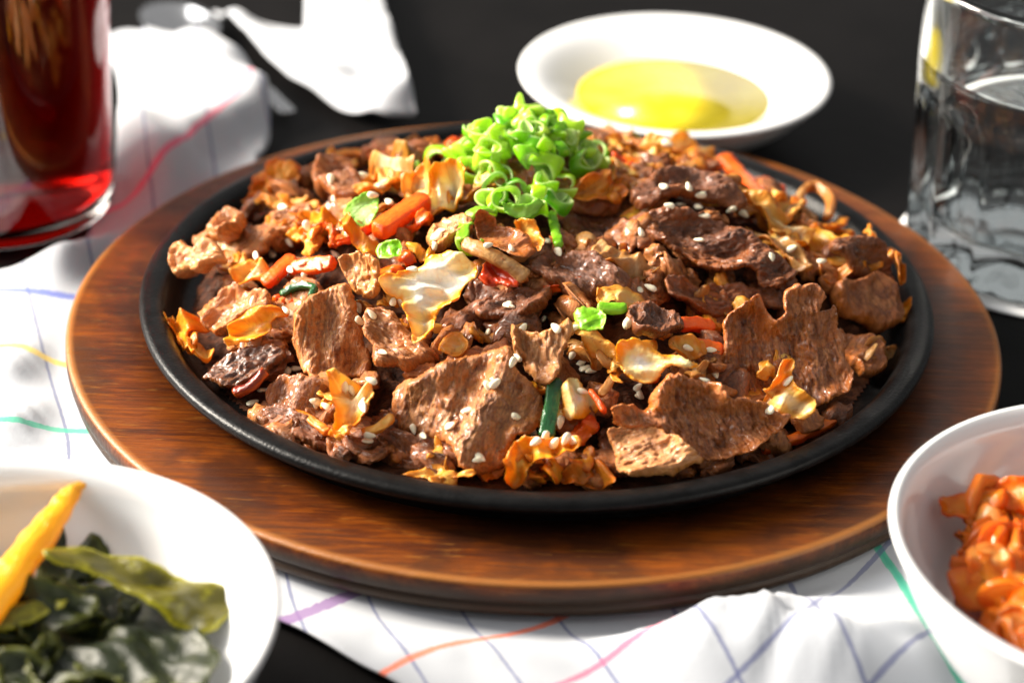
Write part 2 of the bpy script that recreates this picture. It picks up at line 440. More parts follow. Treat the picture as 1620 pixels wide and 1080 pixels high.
# ------------------------------------------------------------------ round board and iron plate
BR = 0.150
prof = [(0, .0025), (BR - .006, .0025), (BR - .0025, .0032), (BR - .0012, .0048), (BR - .0010, .0068), (BR - .0021, .0074), (BR - .0021, .0080),
        (BR - .0006, .0084), (BR - .0002, .0090), (BR, .0105), (BR - .0001, .0136), (BR - .0003, .0143), (BR - .0009, .0148), (BR - .0018, ZB), (BR - .0030, ZB), (BR - .012, ZB), (0.118, ZB), (0.117, ZB - .002), (0, ZB - .002)]
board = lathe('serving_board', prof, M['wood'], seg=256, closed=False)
_me = board.data
co = np.empty(len(_me.vertices) * 3); _me.vertices.foreach_get('co', co); co = co.reshape(-1, 3)
rr = np.hypot(co[:, 0], co[:, 1])
wear = np.clip(1 - np.abs(rr - (BR - .001)) / .0022, 0, 1) * (co[:, 2] > .0140)
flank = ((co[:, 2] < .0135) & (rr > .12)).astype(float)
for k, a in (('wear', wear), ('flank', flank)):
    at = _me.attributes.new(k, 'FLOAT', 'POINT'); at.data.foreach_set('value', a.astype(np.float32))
tag(board, 'round stained wooden board under the black iron plate', 'board')

PR, PC = 0.1262, (0.0005, -0.0035)
FLOOR = ZB + 0.0030
RIM = ZB + 0.0125
prof = [(0, ZB - .0018), (0.1140, ZB - .0018), (0.1155, ZB - .001), (0.1165, ZB + .003), (0.1190, RIM - .0058), (0.1215, RIM - .0048), (PR - .0016, RIM - .0042), (PR - .0003, RIM - .0030),
        (PR, RIM - .0014), (PR - .0008, RIM - .0003), (PR - .0022, RIM), (PR - .0060, RIM - .0002), (PR - .0078, RIM - .0012), (PR - .0102, RIM - .0055), (PR - .0118, FLOOR + .0007), (PR - .0145, FLOOR), (0, FLOOR)]
plate = lathe('iron_plate', prof, M['iron'], (PC[0], PC[1], 0), seg=256, closed=False)
tag(plate, 'round black cast iron sizzling plate heaped with beef', 'plate')

# ------------------------------------------------------------------ the mound that carries the pieces
DIPS = [(at_z(x, y, ZB + .026)[:2], w, h) for (x, y, w, h) in ((955, 395, .013, -.009), (775, 500, .013, -.008), (1130, 480, .014, -.007), (300, 475, .010, -.006), (890, 690, .010, -.006),
        (930, 640, .008, -.004), (1340, 480, .010, -.005), (560, 430, .016, .004), (1090, 350, .014, .004), (690, 440, .012, .005), (1220, 520, .014, .005), (430, 560, .009, -.004))]
def Hm(x, y):
    rho = np.hypot(np.asarray(x) - 0.0, (np.asarray(y) - 0.014) / 0.97)
    r2 = np.hypot(np.asarray(x) - PC[0], np.asarray(y) - PC[1])
    h = 0.035 * np.clip(1 - (rho / 0.120) ** 2, 0, None) ** 0.80
    h = h * np.clip((0.1150 - r2) / 0.012, 0, 1) ** 0.5
    h = h + 0.0030 * fbm(np.asarray(x) * 45, np.asarray(y) * 45, 5, 2) * np.clip((0.110 - r2) / 0.03, 0, 1)
    h = h * (1 - 0.30 * np.clip((np.asarray(y) - 0.040) / 0.045, 0, 1))
    for (c, w, a) in DIPS:
        h = h + a * np.exp(-((np.asarray(x) - c[0]) ** 2 + (np.asarray(y) - c[1]) ** 2) / w ** 2) * np.clip((0.112 - r2) / 0.012, 0, 1)
    return FLOOR + np.maximum(h, 0)
def hit(px, py, lift=0.0):
    d = ray(px, py)
    t0 = (ZB + 0.08 - CAM[2]) / d[2]; t1 = (FLOOR - 0.0005 - CAM[2]) / d[2]
    ts = np.linspace(t0, t1, 400); P = CAM + d * ts[:, None]
    below = P[:, 2] <= Hm(P[:, 0], P[:, 1])
    k = int(np.argmax(below)) if below.any() else len(ts) - 1
    p = P[k]
    for _ in range(24):                       # stay inside the plate: what shows above the far rim is higher, not farther away
        if p[1] < PC[1] or math.hypot(p[0] - PC[0], p[1] - PC[1]) < .104: break
        p = p - d * .0012
    return p - d * lift
def mnormal(p):
    e = 0.004
    gx = (Hm(p[0] + e, p[1]) - Hm(p[0] - e, p[1])) / (2 * e); gy = (Hm(p[0], p[1] + e) - Hm(p[0], p[1] - e)) / (2 * e)
    n = np.array([-gx, -gy, 1.0]); return n / np.linalg.norm(n)
def plate_top(x, y, base):
    rr_ = np.hypot(x - PC[0], y - PC[1])
    return base + np.clip((rr_ - .1145) / .0045, 0, 1) * (RIM - FLOOR + .0003)
def pull_in(V):
    rr_ = np.hypot(V[:, 0] - PC[0], V[:, 1] - PC[1]); k = np.where(rr_ > .1140, (.1140 + (rr_ - .1140) * .45) / np.maximum(rr_, 1e-6), 1.0)
    V[:, 0] = PC[0] + (V[:, 0] - PC[0]) * k; V[:, 1] = PC[1] + (V[:, 1] - PC[1]) * k
def unit(v): v = np.asarray(v, float); return v / np.linalg.norm(v)

# the heap itself (dark sauced shreds below the pieces that can be told apart)
gx = np.linspace(-0.116, 0.116, 190)
X, Y = np.meshgrid(gx, gx)
r2 = np.hypot(X, Y)
Zh = Hm(X + PC[0], Y + PC[1]) - 0.0055 + 0.0026 * fbm(X * 160, Y * 160, 3, 3) + 0.0020 * np.minimum(cells((X * 190).ravel(), (Y * 190).ravel(), 9).reshape(X.shape), 0.5)
idx = -np.ones(X.shape, int); ok = r2 < 0.1105
idx[ok] = np.arange(ok.sum())
V = np.stack([X[ok] + PC[0], Y[ok] + PC[1], np.maximum(Zh[ok], FLOOR + .0003)], -1)
F = [(idx[i, j], idx[i, j + 1], idx[i + 1, j + 1], idx[i + 1, j]) for i in range(189) for j in range(189)
     if min(idx[i, j], idx[i, j + 1], idx[i + 1, j + 1], idx[i + 1, j]) >= 0]
M['heap'] = meat_material('beef_heap', (0.014, 0.004, 0.002), (0.045, 0.013, 0.005), (0.10, 0.032, 0.012), (0.16, 0.045, 0.008), 0.58, 0.0)
for _n in M['heap'].node_tree.nodes:
    if _n.type == 'BSDF_PRINCIPLED': _n.inputs['Specular IOR Level'].default_value = 0.15
heap = mesh_obj('beef_heap', V, F, M['heap'], attrs={'rest': np.c_[V[:, :2], 0 * V[:, 0]], 'edge': np.full(len(V), .05)})
tag(heap, 'dark sauced heap of shredded beef and cabbage filling the iron plate', 'beef', kind='stuff')

# ------------------------------------------------------------------ sheet-like pieces traced from outlines
def catmull_closed(P, step):
    P = np.asarray(P, float); n = len(P); out = []
    for i in range(n):
        p0, p1, p2, p3 = P[i - 1], P[i], P[(i + 1) % n], P[(i + 2) % n]
        m = max(2, int(np.linalg.norm(p2 - p1) / step))
        for k in range(m):
            t = k / m
            out.append(0.5 * (2 * p1 + (p2 - p0) * t + (2 * p0 - 5 * p1 + 4 * p2 - p3) * t * t + (3 * p1 - p0 - 3 * p2 + p3) * t ** 3))
    return np.array(out)
_seed = [100]
def sheet3(name, uv, P0, e1, e2, n, mat, thick=.003, wr=.0015, wrs=.014, bend=0.0, bdir=0.0, fib=None, disp=.0007, sp=.0006,
           edge=.0012, conform=0.0, Hfun=None, rim_curl=0.0, ground=None, cell=(.0042, .0020), curl_bias=0.5, curl_w=0.2):
    _seed[0] += 1; sd = _seed[0]
    B = catmull_closed(uv, sp * 1.1)
    B = B + edge * np.stack([fbm(B[:, 0] / .009, B[:, 1] / .009, sd, 4, .6), fbm(B[:, 0] / .009 + 50, B[:, 1] / .009, sd + 5, 4, .6)], -1)
    lo, hi = B.min(0), B.max(0)
    gu = np.arange(lo[0], hi[0], sp); gv = np.arange(lo[1], hi[1], sp * 0.87)
    GU, GV = np.meshgrid(gu, gv); GU[::2] += sp / 2
    G = np.stack([GU.ravel(), GV.ravel()], -1) + rng.normal(0, sp * 0.08, (GU.size, 2))
    # point in polygon
    inside = np.zeros(len(G), bool); x, y = G.T
    Bx, By = B.T; Cx, Cy = np.roll(B, -1, 0).T
    for a0, b0, a1, b1 in zip(Bx, By, Cx, Cy):
        if b0 == b1: continue
        c = ((b0 > y) != (b1 > y)) & (x < (a1 - a0) * (y - b0) / (b1 - b0) + a0)
        inside ^= c
    G = G[inside]
    if len(G):
        dmin = np.full(len(G), 9.0)
        for k in range(0, len(B), 200):
            dmin = np.minimum(dmin, np.hypot(G[:, None, 0] - B[None, k:k + 200, 0], G[:, None, 1] - B[None, k:k + 200, 1]).min(1))
        keep = dmin > sp * 0.45; G = G[keep]; dmin = dmin[keep]
    else:
        dmin = np.zeros(0)
    nb = len(B)
    pts = [Vector(p) for p in B.tolist() + G.tolist()]
    vs, es, fs, ov, oe, of = delaunay_2d_cdt(pts, [], [list(range(nb))], 1, 1e-7)
    Q = np.array([tuple(v) for v in vs]); T = [f for f in fs if len(f) == 3]
    d = np.zeros(len(Q)); srcs = np.array([o[0] if len(o) else -1 for o in ov])
    m = srcs >= nb; d[m] = dmin[srcs[m] - nb]
    isb = ~m
    u, v = Q.T
    if fib is None: fib = rng.uniform(0, math.pi)
    cf, sf = math.cos(fib), math.sin(fib)
    a, b = u * cf + v * sf, -u * sf + v * cf
    size = max(hi - lo)
    mid = wr * fbm(a / (wrs * 1.8), b / (wrs * .75), sd + 9, 2)
    s = ((u - (lo[0] + hi[0]) / 2) * math.cos(bdir) + (v - (lo[1] + hi[1]) / 2) * math.sin(bdir)) / (size / 2)
    mid = mid + bend * s * s
    if rim_curl: mid = mid + rim_curl * np.clip(1 - d / (curl_w * size), 0, 1) ** 2 * (curl_bias + fbm(u / .024, v / .024, sd + 3, 2))
    r = thick * (0.42 if mat.name.startswith('beef') else 0.75)
    pr = np.sqrt(np.clip(1 - (1 - np.clip(d / r, 0, 1)) ** 2, 0, 1))
    t = thick / 2 * pr * (1 + 0.35 * fbm(u / .010, v / .010, sd + 21, 2))
    wa, wb = a + .0012 * fbm(u / .005, v / .005, sd + 1, 2), b + .0012 * fbm(u / .005 + 9, v / .005, sd + 2, 2)
    if mat.name.startswith('beef'):
        lum = min(1.0, disp / .0016)
        h = 0.55 * (1 - 2.2 * np.abs(perlin(wa / .011, wb / .0019, sd + 40))) + 0.30 * (1 - 2.2 * np.abs(perlin(wa / .006 + 5, wb / .0010, sd + 44))) \
            + lum * 0.55 * np.minimum(cells(wa / cell[0], wb / cell[1], sd), 0.45) / 0.45 + 0.9 * fbm(u / .0075, v / .0075, sd + 6, 3)
    else:
        h = 0.62 * np.minimum(cells(wa / cell[0], wb / cell[1], sd), 0.45) / 0.45 + 0.5 * fbm(u / .0035, v / .0035, sd + 6, 2)
    top = mid + t + disp * (h - 0.55) * pr
    bot = mid - t + disp * 0.5 * (h - 0.5) * pr
    P = P0 + np.outer(u, e1) + np.outer(v, e2)
    if conform:
        Hf = Hfun or Hm
        dz = (Hf(P[:, 0], P[:, 1]) - P[:, 2])
        dz = np.clip(dz, -.010, .010)
        dz0 = np.median(dz)
        P = P + np.outer((dz - dz0) * conform, [0, 0, 1])
    VT = P + np.outer(top, n); VB = P + np.outer(bot, n)
    VT[isb] = (P + np.outer(mid, n))[isb]
    if ground is None: pull_in(VT); pull_in(VB)
    ground = plate_top(VT[:, 0], VT[:, 1], FLOOR + .0004) if ground is None else ground + 0 * VT[:, 0]
    VT[:, 2] = np.maximum(VT[:, 2], ground); VB[:, 2] = np.maximum(VB[:, 2], ground - .0002)
    nQ = len(Q); bi = np.where(isb, np.arange(nQ), 0); inner = np.where(~isb)[0]
    bmap = np.arange(nQ); bmap[inner] = nQ + np.arange(len(inner))
    V = np.concatenate([VT, VB[inner]])
    F = [tuple(f) for f in T] + [(bmap[f[2]], bmap[f[1]], bmap[f[0]]) for f in T]
    rest = np.stack([a, b, mid * 0], -1); rest = np.concatenate([rest, rest[inner] + [0, 0, .003]])
    ed = np.concatenate([d, d[inner]])
    # consistent winding: the triangulation is counter-clockwise in (u, v)
    return mesh_obj(name, V, F, mat, loc=P0, attrs={'rest': rest, 'edge': ed})

PIECES = []
def plane_uv(poly, P0, n):
    e1 = unit(np.cross([0.03, 1, 0.1], n)); e2 = np.cross(n, e1)
    uv = []
    for (x, y) in poly:
        d = ray(x, y); t = np.dot(P0 - CAM, n) / np.dot(d, n); q = CAM + d * t - P0
        uv.append((q @ e1, q @ e2))
    return uv, e1, e2
def sheet(name, poly, mat, lift=.003, tilt=(0, 0, 0), view=0.35, **kw):
    c = np.mean(poly, 0)
    P0 = hit(c[0], c[1], lift)
    toV = -ray(*c)
    n = unit(mnormal(P0) + view * toV + np.array(tilt, float))
    if n @ toV < 0.38: n = unit(n + toV * 0.5)
    uv, e1, e2 = plane_uv(poly, P0, n)
    o = sheet3(name, uv, P0, e1, e2, n, M[mat], **kw)
    PIECES.append(o)
    return o
def meat(poly, label, mat='meat', **kw):
    kw.setdefault('thick', .0058); kw.setdefault('disp', .00095); kw.setdefault('wr', .0062); kw.setdefault('conform', .35); kw.setdefault('edge', .0013); kw.setdefault('sp', .00048); kw.setdefault('wrs', .020)
    kw.setdefault('rim_curl', .0035)
    return tag(sheet('beef_slice', poly, mat, **kw), label, 'beef')
def veg(name, poly, label, mat='cabbage', cat='cabbage', **kw):
    kw.setdefault('thick', .0013); kw.setdefault('disp', .00035); kw.setdefault('wr', .0048); kw.setdefault('wrs', .0085); kw.setdefault('lift', .0055)
    kw.setdefault('conform', .3); kw.setdefault('edge', .0012); kw.setdefault('rim_curl', .0035); kw.setdefault('sp', .0005); kw.setdefault('cell', (.010, .0016))
    return tag(sheet(name, poly, mat, **kw), label, cat)

# ------------------------------------------------------------------ ribbon-like pieces along a path
def catmull_open(P, n):
    P = np.asarray(P, float); P = np.concatenate([[2 * P[0] - P[1]], P, [2 * P[-1] - P[-2]]])
    ts = np.linspace(0, len(P) - 3 - 1e-6, n); out = []
    for t in ts:
        i = int(t) + 1; f = t - int(t)
        p0, p1, p2, p3 = P[i - 1:i + 3]
        out.append(0.5 * (2 * p1 + (p2 - p0) * f + (2 * p0 - 5 * p1 + 4 * p2 - p3) * f * f + (3 * p1 - p0 - 3 * p2 + p3) * f ** 3))
    return np.array(out)
def ribbon3(name, path, up, mat, width, thick, twist=(0, 0), power=0.6, taper=0.25, seg=None, sides=16, rough=.00025, curl=0.0, ground=None, wob=.12, wprof=None):
    _seed[0] += 1; sd = _seed[0]
    L = np.linalg.norm(np.diff(path, axis=0), axis=1).sum()
    seg = seg or max(10, int(L / .0007))
    C = catmull_open(path, seg)
    T = np.gradient(C, axis=0); T /= np.linalg.norm(T, axis=1)[:, None] + 1e-12
    s = np.linspace(0, 1, seg)
    wv = width / 2 * (1 + wob * fbm(s * L / .006, s * 0 + 3, sd, 2))
    cap = np.clip(np.minimum(s, 1 - s) * L / (taper * width + 1e-9), 0, 1)
    wv = wv * (0.55 + 0.45 * np.sqrt(np.clip(1 - (1 - cap) ** 2, 0, 1)))
    tv = np.ones(seg)
    if wprof is not None:
        tv = np.interp(s, np.linspace(0, 1, len(wprof)), wprof); wv = wv * tv
    V = []; rest = []; ed = []
    for i in range(seg):
        side = unit(np.cross(T[i], up)); nn = np.cross(side, T[i])
        tw = twist[0] + (twist[1] - twist[0]) * s[i]
        sd1 = side * math.cos(tw) + nn * math.sin(tw); nn1 = -side * math.sin(tw) + nn * math.cos(tw)
        for k in range(sides):
            a = 2 * math.pi * k / sides
            ca, sa = math.cos(a), math.sin(a)
            x = math.copysign(abs(ca) ** power, ca); y = math.copysign(abs(sa) ** power, sa)
            V.append(C[i] + sd1 * (x * wv[i]) + nn1 * (y * thick / 2 * tv[i] + curl * (x * x - 0.4)))
            rest.append((s[i] * L, x * width / 2, y * thick)); ed.append(min(wv[i] * (1 - abs(x)) + .0002, min(s[i], 1 - s[i]) * L))
    V = np.array(V); rest = np.array(rest)
    V += rough * np.stack([fbm(rest[:, 0] / .0028, rest[:, 1] / .0028 + k * 17 + rest[:, 2] / .002, sd + k, 2) for k in range(3)], -1)
    if mat.startswith('meat'):
        ctr = np.repeat(C, sides, axis=0); dirn = V - ctr; dirn /= np.linalg.norm(dirn, axis=1)[:, None] + 1e-9
        hh = np.minimum(cells(rest[:, 0] / .0030, rest[:, 1] / .0022 + rest[:, 2] / .0022 + 40, sd), .5) / .5 + .6 * fbm(rest[:, 0] / .0016, rest[:, 1] / .0016 + rest[:, 2] / .0016, sd + 8, 2)
        V += dirn * ((hh - .7) * .0009)[:, None]
    F = []
    for i in range(seg - 1):
        for k in range(sides):
            k2 = (k + 1) % sides
            F.append((i * sides + k, i * sides + k2, (i + 1) * sides + k2, (i + 1) * sides + k))
    F = [tuple(reversed(f)) for f in F]
    F.append(tuple(range(sides))); F.append(tuple(reversed(range((seg - 1) * sides, seg * sides))))
    if ground is None: pull_in(V)
    g = plate_top(V[:, 0], V[:, 1], FLOOR + .0003) if ground is None else ground
    V[:, 2] = np.maximum(V[:, 2], g)
    o = mesh_obj(name, V, F, M[mat], loc=C[seg // 2], attrs={'rest': rest, 'edge': np.array(ed)})
    PIECES.append(o)
    return o
def ribbon(name, pts, label, mat, cat, width_px, thick, lift=.004, group=None, **kw):
    path = []
    for q in pts:
        path.append(hit(q[0], q[1], lift + (q[2] * .001 if len(q) > 2 else 0)))
    path = np.array(path)
    mid = path[len(path) // 2]
    scale = np.linalg.norm(mid - CAM) / F_PX
    up = unit(mnormal(mid) + 0.6 * -ray(pts[0][0], pts[0][1]))
    return tag(ribbon3(name, path, up, mat, width_px * scale, thick, **kw), label, cat, group)

# ------------------------------------------------------------------ beef slices
meat([(465,511),(481,492),(507,466),(540,443),(556,453),(562,488),(572,527),(585,566),(575,603),(550,600),(523,611),(491,605),(468,566)],
     'large tan beef slice with long upright grain beside the glazed dark chunk', 'meat', lift=.007, tilt=(-.2, -.4, 0), fib=1.45, bend=-.003, bdir=0)
meat([(450,596),(495,602),(530,611),(548,640),(536,668),(515,684),(480,668),(440,655),(428,625)],
     'flat reddish brown beef slice under the tangled cabbage shreds', 'meat_brown', lift=.003, fib=1.0)
meat([(585,501),(617,495),(650,521),(689,552),(682,572),(637,592),(601,589),(592,553),(579,534)],
     'rumpled beef chunk curled like a shell left of the white cabbage', 'meat', lift=.006, fib=2.4, disp=.0012, rim_curl=.004)
meat([(611,637),(624,598),(663,592),(690,572),(730,560),(774,549),(804,546),(816,570),(854,622),(858,652),(842,687),(812,706),(800,747),(768,768),(738,762),(724,725),(690,705),(640,688),(620,668)],
     'broad tan beef slab dotted with sesame at the front of the heap', 'meat', lift=.006, tilt=(-.1, -.5, 0), fib=1.25, bend=-.004, bdir=.3)
meat([(801,518),(824,519),(854,534),(890,519),(901,539),(886,566),(881,593),(866,616),(851,610),(830,569),(810,552)],
     'small knobbly pink beef curl above the dark green scallion leaf', 'meat_pink', lift=.011, fib=1.9, disp=.0013, rim_curl=.005)
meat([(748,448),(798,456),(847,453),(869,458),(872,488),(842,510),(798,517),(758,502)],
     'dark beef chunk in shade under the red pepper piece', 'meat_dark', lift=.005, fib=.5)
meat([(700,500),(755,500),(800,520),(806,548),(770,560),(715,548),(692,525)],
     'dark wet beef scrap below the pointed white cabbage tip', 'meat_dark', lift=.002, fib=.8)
meat([(957,647),(980,637),(1017,643),(1030,610),(1050,590),(1080,588),(1120,600),(1133,623),(1173,628),(1213,645),(1237,660),(1210,693),(1173,723),(1133,742),(1090,730),(1040,690),(985,680)],
     'folded brown beef slice with an orange curled top edge near the plate rim', 'meat_brown', lift=.007, tilt=(.1, -.6, 0), fib=2.2, rim_curl=.0085, bend=.003, bdir=.8, curl_bias=.75, curl_w=.16, disp=.0014, wr=.003, thick=.0068)
meat([(965,680),(1000,668),(1040,672),(1087,705),(1112,725),(1087,745),(1060,764),(1003,768),(977,750),(968,715)],
     'pale knobbly beef end catching the light right of the orange cabbage', 'meat_pink', lift=.011, tilt=(-.2, -.9, 0), fib=.4, disp=.0013)
meat([(1133,563),(1140,513),(1167,483),(1197,470),(1210,493),(1237,495),(1240,460),(1270,450),(1297,463),(1290,493),(1317,483),(1327,513),(1337,563),(1343,597),(1320,625),(1270,645),(1220,645),(1180,627),(1140,597)],
     'upright ragged beef slice with a notched top standing at the right', 'meat_brown', lift=.008, tilt=(-.1, -1.3, 0), fib=1.9, rim_curl=.0075, thick=.0068, conform=0, curl_bias=.75, curl_w=.15, disp=.0014, wr=.003)
meat([(1013,347),(1037,330),(1090,325),(1140,345),(1180,360),(1193,380),(1233,413),(1260,440),(1233,467),(1200,463),(1180,440),(1133,443),(1080,417),(1047,397),(1030,380)],
     'long dark beef slab sprinkled with sesame right of the scallion pile', 'meat_dark', lift=.011, fib=.3, disp=.0014, tilt=(0, -.35, 0), thick=.0055, conform=.2)
meat([(997,305),(1047,275),(1087,267),(1127,283),(1167,310),(1177,330),(1123,330),(1073,326),(1013,336)],
     'dark beef slice lying behind the long sesame-topped slab', 'meat_dark', lift=.007, fib=.1)
meat([(1313,457),(1367,450),(1407,477),(1430,503),(1423,522),(1380,515),(1340,492)],
     'smooth brown beef strip pointing to the right plate edge', 'meat_brown', lift=.007, fib=2.6)
meat([(1300,402),(1347,390),(1397,413),(1413,447),(1380,446),(1330,430)],
     'dark beef scrap under the cabbage tips at the right edge', 'meat_dark', lift=.006, fib=.6)
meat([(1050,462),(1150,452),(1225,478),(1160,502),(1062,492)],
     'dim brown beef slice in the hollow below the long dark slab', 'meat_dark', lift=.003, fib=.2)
meat([(266,403),(294,390),(310,396),(351,394),(366,421),(338,437),(307,436),(272,437)],
     'lumpy tan beef piece nearest the left plate rim', 'meat_pink', lift=.009, fib=.3, disp=.0013, rim_curl=.005)
meat([(313,374),(342,365),(348,330),(364,324),(392,350),(403,377),(379,406),(357,396),(320,398)],
     'shredded tan beef lump behind the lumpy left rim piece', 'meat', lift=.009, fib=1.4, disp=.0014, rim_curl=.006)
meat([(333,500),(371,462),(407,464),(439,479),(441,505),(400,525),(350,535),(332,521)],
     'glossy brown beef piece under the orange cabbage leaf at left', 'meat', lift=.006, fib=.7, disp=.0011)
meat([(316,598),(339,569),(365,558),(407,548),(436,547),(448,566),(430,587),(407,605),(374,621),(332,615)],
     'charred glazed beef piece beside the dried chili', 'meat_char', lift=.006, fib=.5, disp=.0012)
meat([(545,410),(580,400),(605,420),(608,455),(590,478),(562,470),(548,440)],
     'small pink upright beef chunk above the large tan slice', 'meat_pink', lift=.012, tilt=(-.2, -.7, 0), disp=.0013, fib=1.3)
meat([(499,300),(511,273),(562,265),(580,300),(571,322),(530,330)],
     'brown beef slice at the back left of the heap', 'meat_brown', lift=.007, fib=.2)
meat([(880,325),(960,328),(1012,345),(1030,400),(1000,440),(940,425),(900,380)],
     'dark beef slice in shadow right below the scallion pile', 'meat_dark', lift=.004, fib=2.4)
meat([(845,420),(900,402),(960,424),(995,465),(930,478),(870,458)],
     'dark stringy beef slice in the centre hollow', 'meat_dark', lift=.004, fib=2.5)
meat([(990,492),(1030,475),(1062,495),(1078,522),(1040,547),(992,537)],
     'crumbly dark beef chunk left of the flat carrot stick', 'meat_dark', lift=.008, disp=.0014, rim_curl=.005)
meat([(405,640),(470,652),(525,682),(570,705),(600,722),(560,737),(500,714),(440,684)],
     'thin dark red beef slice along the front left rim', 'meat_dark', lift=.003, fib=2.7)
meat([(600,690),(655,698),(695,728),(650,748),(600,724)],
     'dark beef scrap behind the front rim', 'meat_dark', lift=.003, fib=2.5)
meat([(748,340),(765,336),(790,352),(822,362),(842,385),(838,412),(818,420),(790,410),(768,396),(752,370)],
     'brown curled beef leaf with a bright rim under the scallions', 'meat_brown', lift=.014, tilt=(-.1, -.8, 0), rim_curl=.007, thick=.0025, disp=.0006)
meat([(1100,555),(1135,552),(1140,600),(1110,598)], 'short brown beef bit beside the upright ragged slice', 'meat_brown', lift=.004)
meat([(1330,520),(1375,530),(1400,560),(1380,600),(1345,590)], 'brown beef bit between the upright slice and the right rim', 'meat_brown', lift=.006)
meat([(640,590),(700,575),(745,560),(720,590),(670,610)], 'small brown beef fold behind the broad front slab', 'meat_brown', lift=.003)
meat([(430,330),(475,325),(500,345),(480,375),(435,370)], 'reddish beef chunk behind the yellow cabbage leaf', 'meat', lift=.006, disp=.0013)
meat([(690,345),(735,350),(745,380),(700,395),(672,375)], 'crumbled pink beef bits below the orange-edged cabbage', 'meat_pink', lift=.007, disp=.0014)

# ------------------------------------------------------------------ cabbage, onion and other leaves
veg('cabbage_piece', [(614,446),(662,416),(684,400),(728,405),(750,421),(760,441),(740,460),(722,490),(700,506),(690,535),(663,553),(652,522),(642,482),(616,468)],
    'white cabbage piece with bright orange edges pointing down in the middle', 'cabbage_white', lift=.019, tilt=(-.25, -.6, 0), rim_curl=.006, thick=.0022)
veg('cabbage_piece', [(817,345),(847,352),(861,392),(850,410),(838,385),(822,365)], 'yellow cabbage flap right of the brown curled beef leaf', 'cabbage', lift=.013, tilt=(0, -.8, 0))
veg('onion_piece', [(933,383),(943,371),(970,392),(1003,406),(1042,430),(1012,442),(962,432),(940,410)], 'tan onion slice in the shade right of centre', 'onion', 'onion', lift=.009)
veg('cabbage_piece', [(893,510),(931,515),(961,537),(977,566),(983,619),(958,578),(934,559),(907,529)], 'pale yellow wilted cabbage strip below the scallion ring', 'cabbage', lift=.012)
veg('cabbage_piece', [(975,554),(1023,541),(1052,564),(1098,586),(1052,590),(1022,608),(996,597)], 'cream cabbage rib with a golden upper edge', 'cabbage_white', lift=.013, thick=.003)
veg('cabbage_piece', [(888,606),(907,594),(937,614),(953,640),(937,653),(913,665),(888,652)], 'greyish white cabbage rib beside the dark green leaf', 'cabbage_white', lift=.009, thick=.003, rim_curl=0)
veg('cabbage_piece', [(804,717),(824,703),(866,700),(907,691),(914,711),(890,728),(842,737),(838,764),(813,775),(795,755)], 'golden cabbage crumple hanging over the front rim', 'cabbage_yellow', lift=.011, tilt=(0, -.7, 0), rim_curl=.006, wr=.0066)
veg('cabbage_piece', [(919,726),(937,715),(961,730),(969,772),(890,774),(893,752)], 'amber cabbage piece at the front rim left of the pale beef end', 'cabbage_orange', lift=.009, tilt=(0, -.8, 0))
veg('cabbage_piece', [(523,611),(548,600),(572,606),(594,624),(590,657),(560,686),(557,709),(540,728),(527,696),(533,657)], 'tangled yellow cabbage shreds on the reddish brown slice', 'cabbage', lift=.011, rim_curl=.006, wr=.0065)
veg('cabbage_piece', [(634,748),(675,735),(688,688),(700,692),(706,735),(746,757),(735,768),(690,764)], 'orange cabbage shred with an upright tail at the front rim', 'cabbage', lift=.009, tilt=(0, -.6, 0))
veg('cabbage_piece', [(387,501),(410,485),(462,493),(438,514),(405,543),(375,555),(370,530)], 'folded orange cabbage leaf on the glossy beef at left', 'cabbage_yellow', lift=.012, tilt=(-.2, -.5, 0))
veg('cabbage_piece', [(233,510),(269,511),(301,498),(328,519),(306,535),(300,562),(269,557),(262,530)], 'orange cabbage end poking over the left rim', 'cabbage_yellow', lift=.010, tilt=(-.2, -.4, 0), wr=.0062)
veg('cabbage_piece', [(298,547),(313,535),(337,560),(320,581),(300,578)], 'small yellow cabbage bit above the charred beef', 'cabbage', lift=.009)
veg('cabbage_piece', [(1210,643),(1217,608),(1245,568),(1258,580),(1254,608),(1282,630),(1275,659),(1240,657)], 'cream cabbage flame leaning on the upright ragged beef slice', 'cabbage', lift=.016, tilt=(0, -1.1, 0))
veg('cabbage_piece', [(1288,420),(1313,425),(1380,429),(1345,445),(1307,452)], 'orange cabbage strip at the right under the dark scrap', 'cabbage_yellow', lift=.010)
veg('cabbage_piece', [(1423,493),(1466,485),(1468,500),(1437,512)], 'orange cabbage tip sticking out over the right rim', 'cabbage_yellow', lift=.009, thick=.003)
veg('cabbage_piece', [(985,257),(1013,225),(1030,211),(1057,235),(1064,262),(1023,289),(997,281)], 'pointed cream cabbage at the back of the heap', 'cabbage', lift=.012, tilt=(0, -.6, 0), wr=.0062)
veg('cabbage_piece', [(1053,224),(1087,218),(1127,235),(1134,267),(1100,272),(1070,255)], 'pale cabbage lump behind the dark slices', 'cabbage', lift=.012, tilt=(0, -.5, 0), wr=.0062)
veg('cabbage_piece', [(1160,305),(1207,315),(1247,345),(1284,367),(1273,395),(1247,397),(1213,362),(1180,335)], 'cream cabbage strip beside the upright carrot stick', 'cabbage', lift=.009, wr=.0062)
veg('cabbage_piece', [(1185,345),(1230,372),(1262,400),(1285,430),(1262,440),(1230,405),(1195,378)], 'brownish cabbage strip along the long dark slab', 'onion', lift=.007)
veg('cabbage_piece', [(1280,362),(1330,362),(1356,385),(1315,405),(1275,398)], 'golden cabbage cluster near the right rim', 'cabbage_yellow', lift=.010, wr=.0062)
veg('cabbage_piece', [(1358,375),(1377,360),(1402,395),(1380,405)], 'pale pointed cabbage tip near the right rim', 'cabbage', lift=.012)
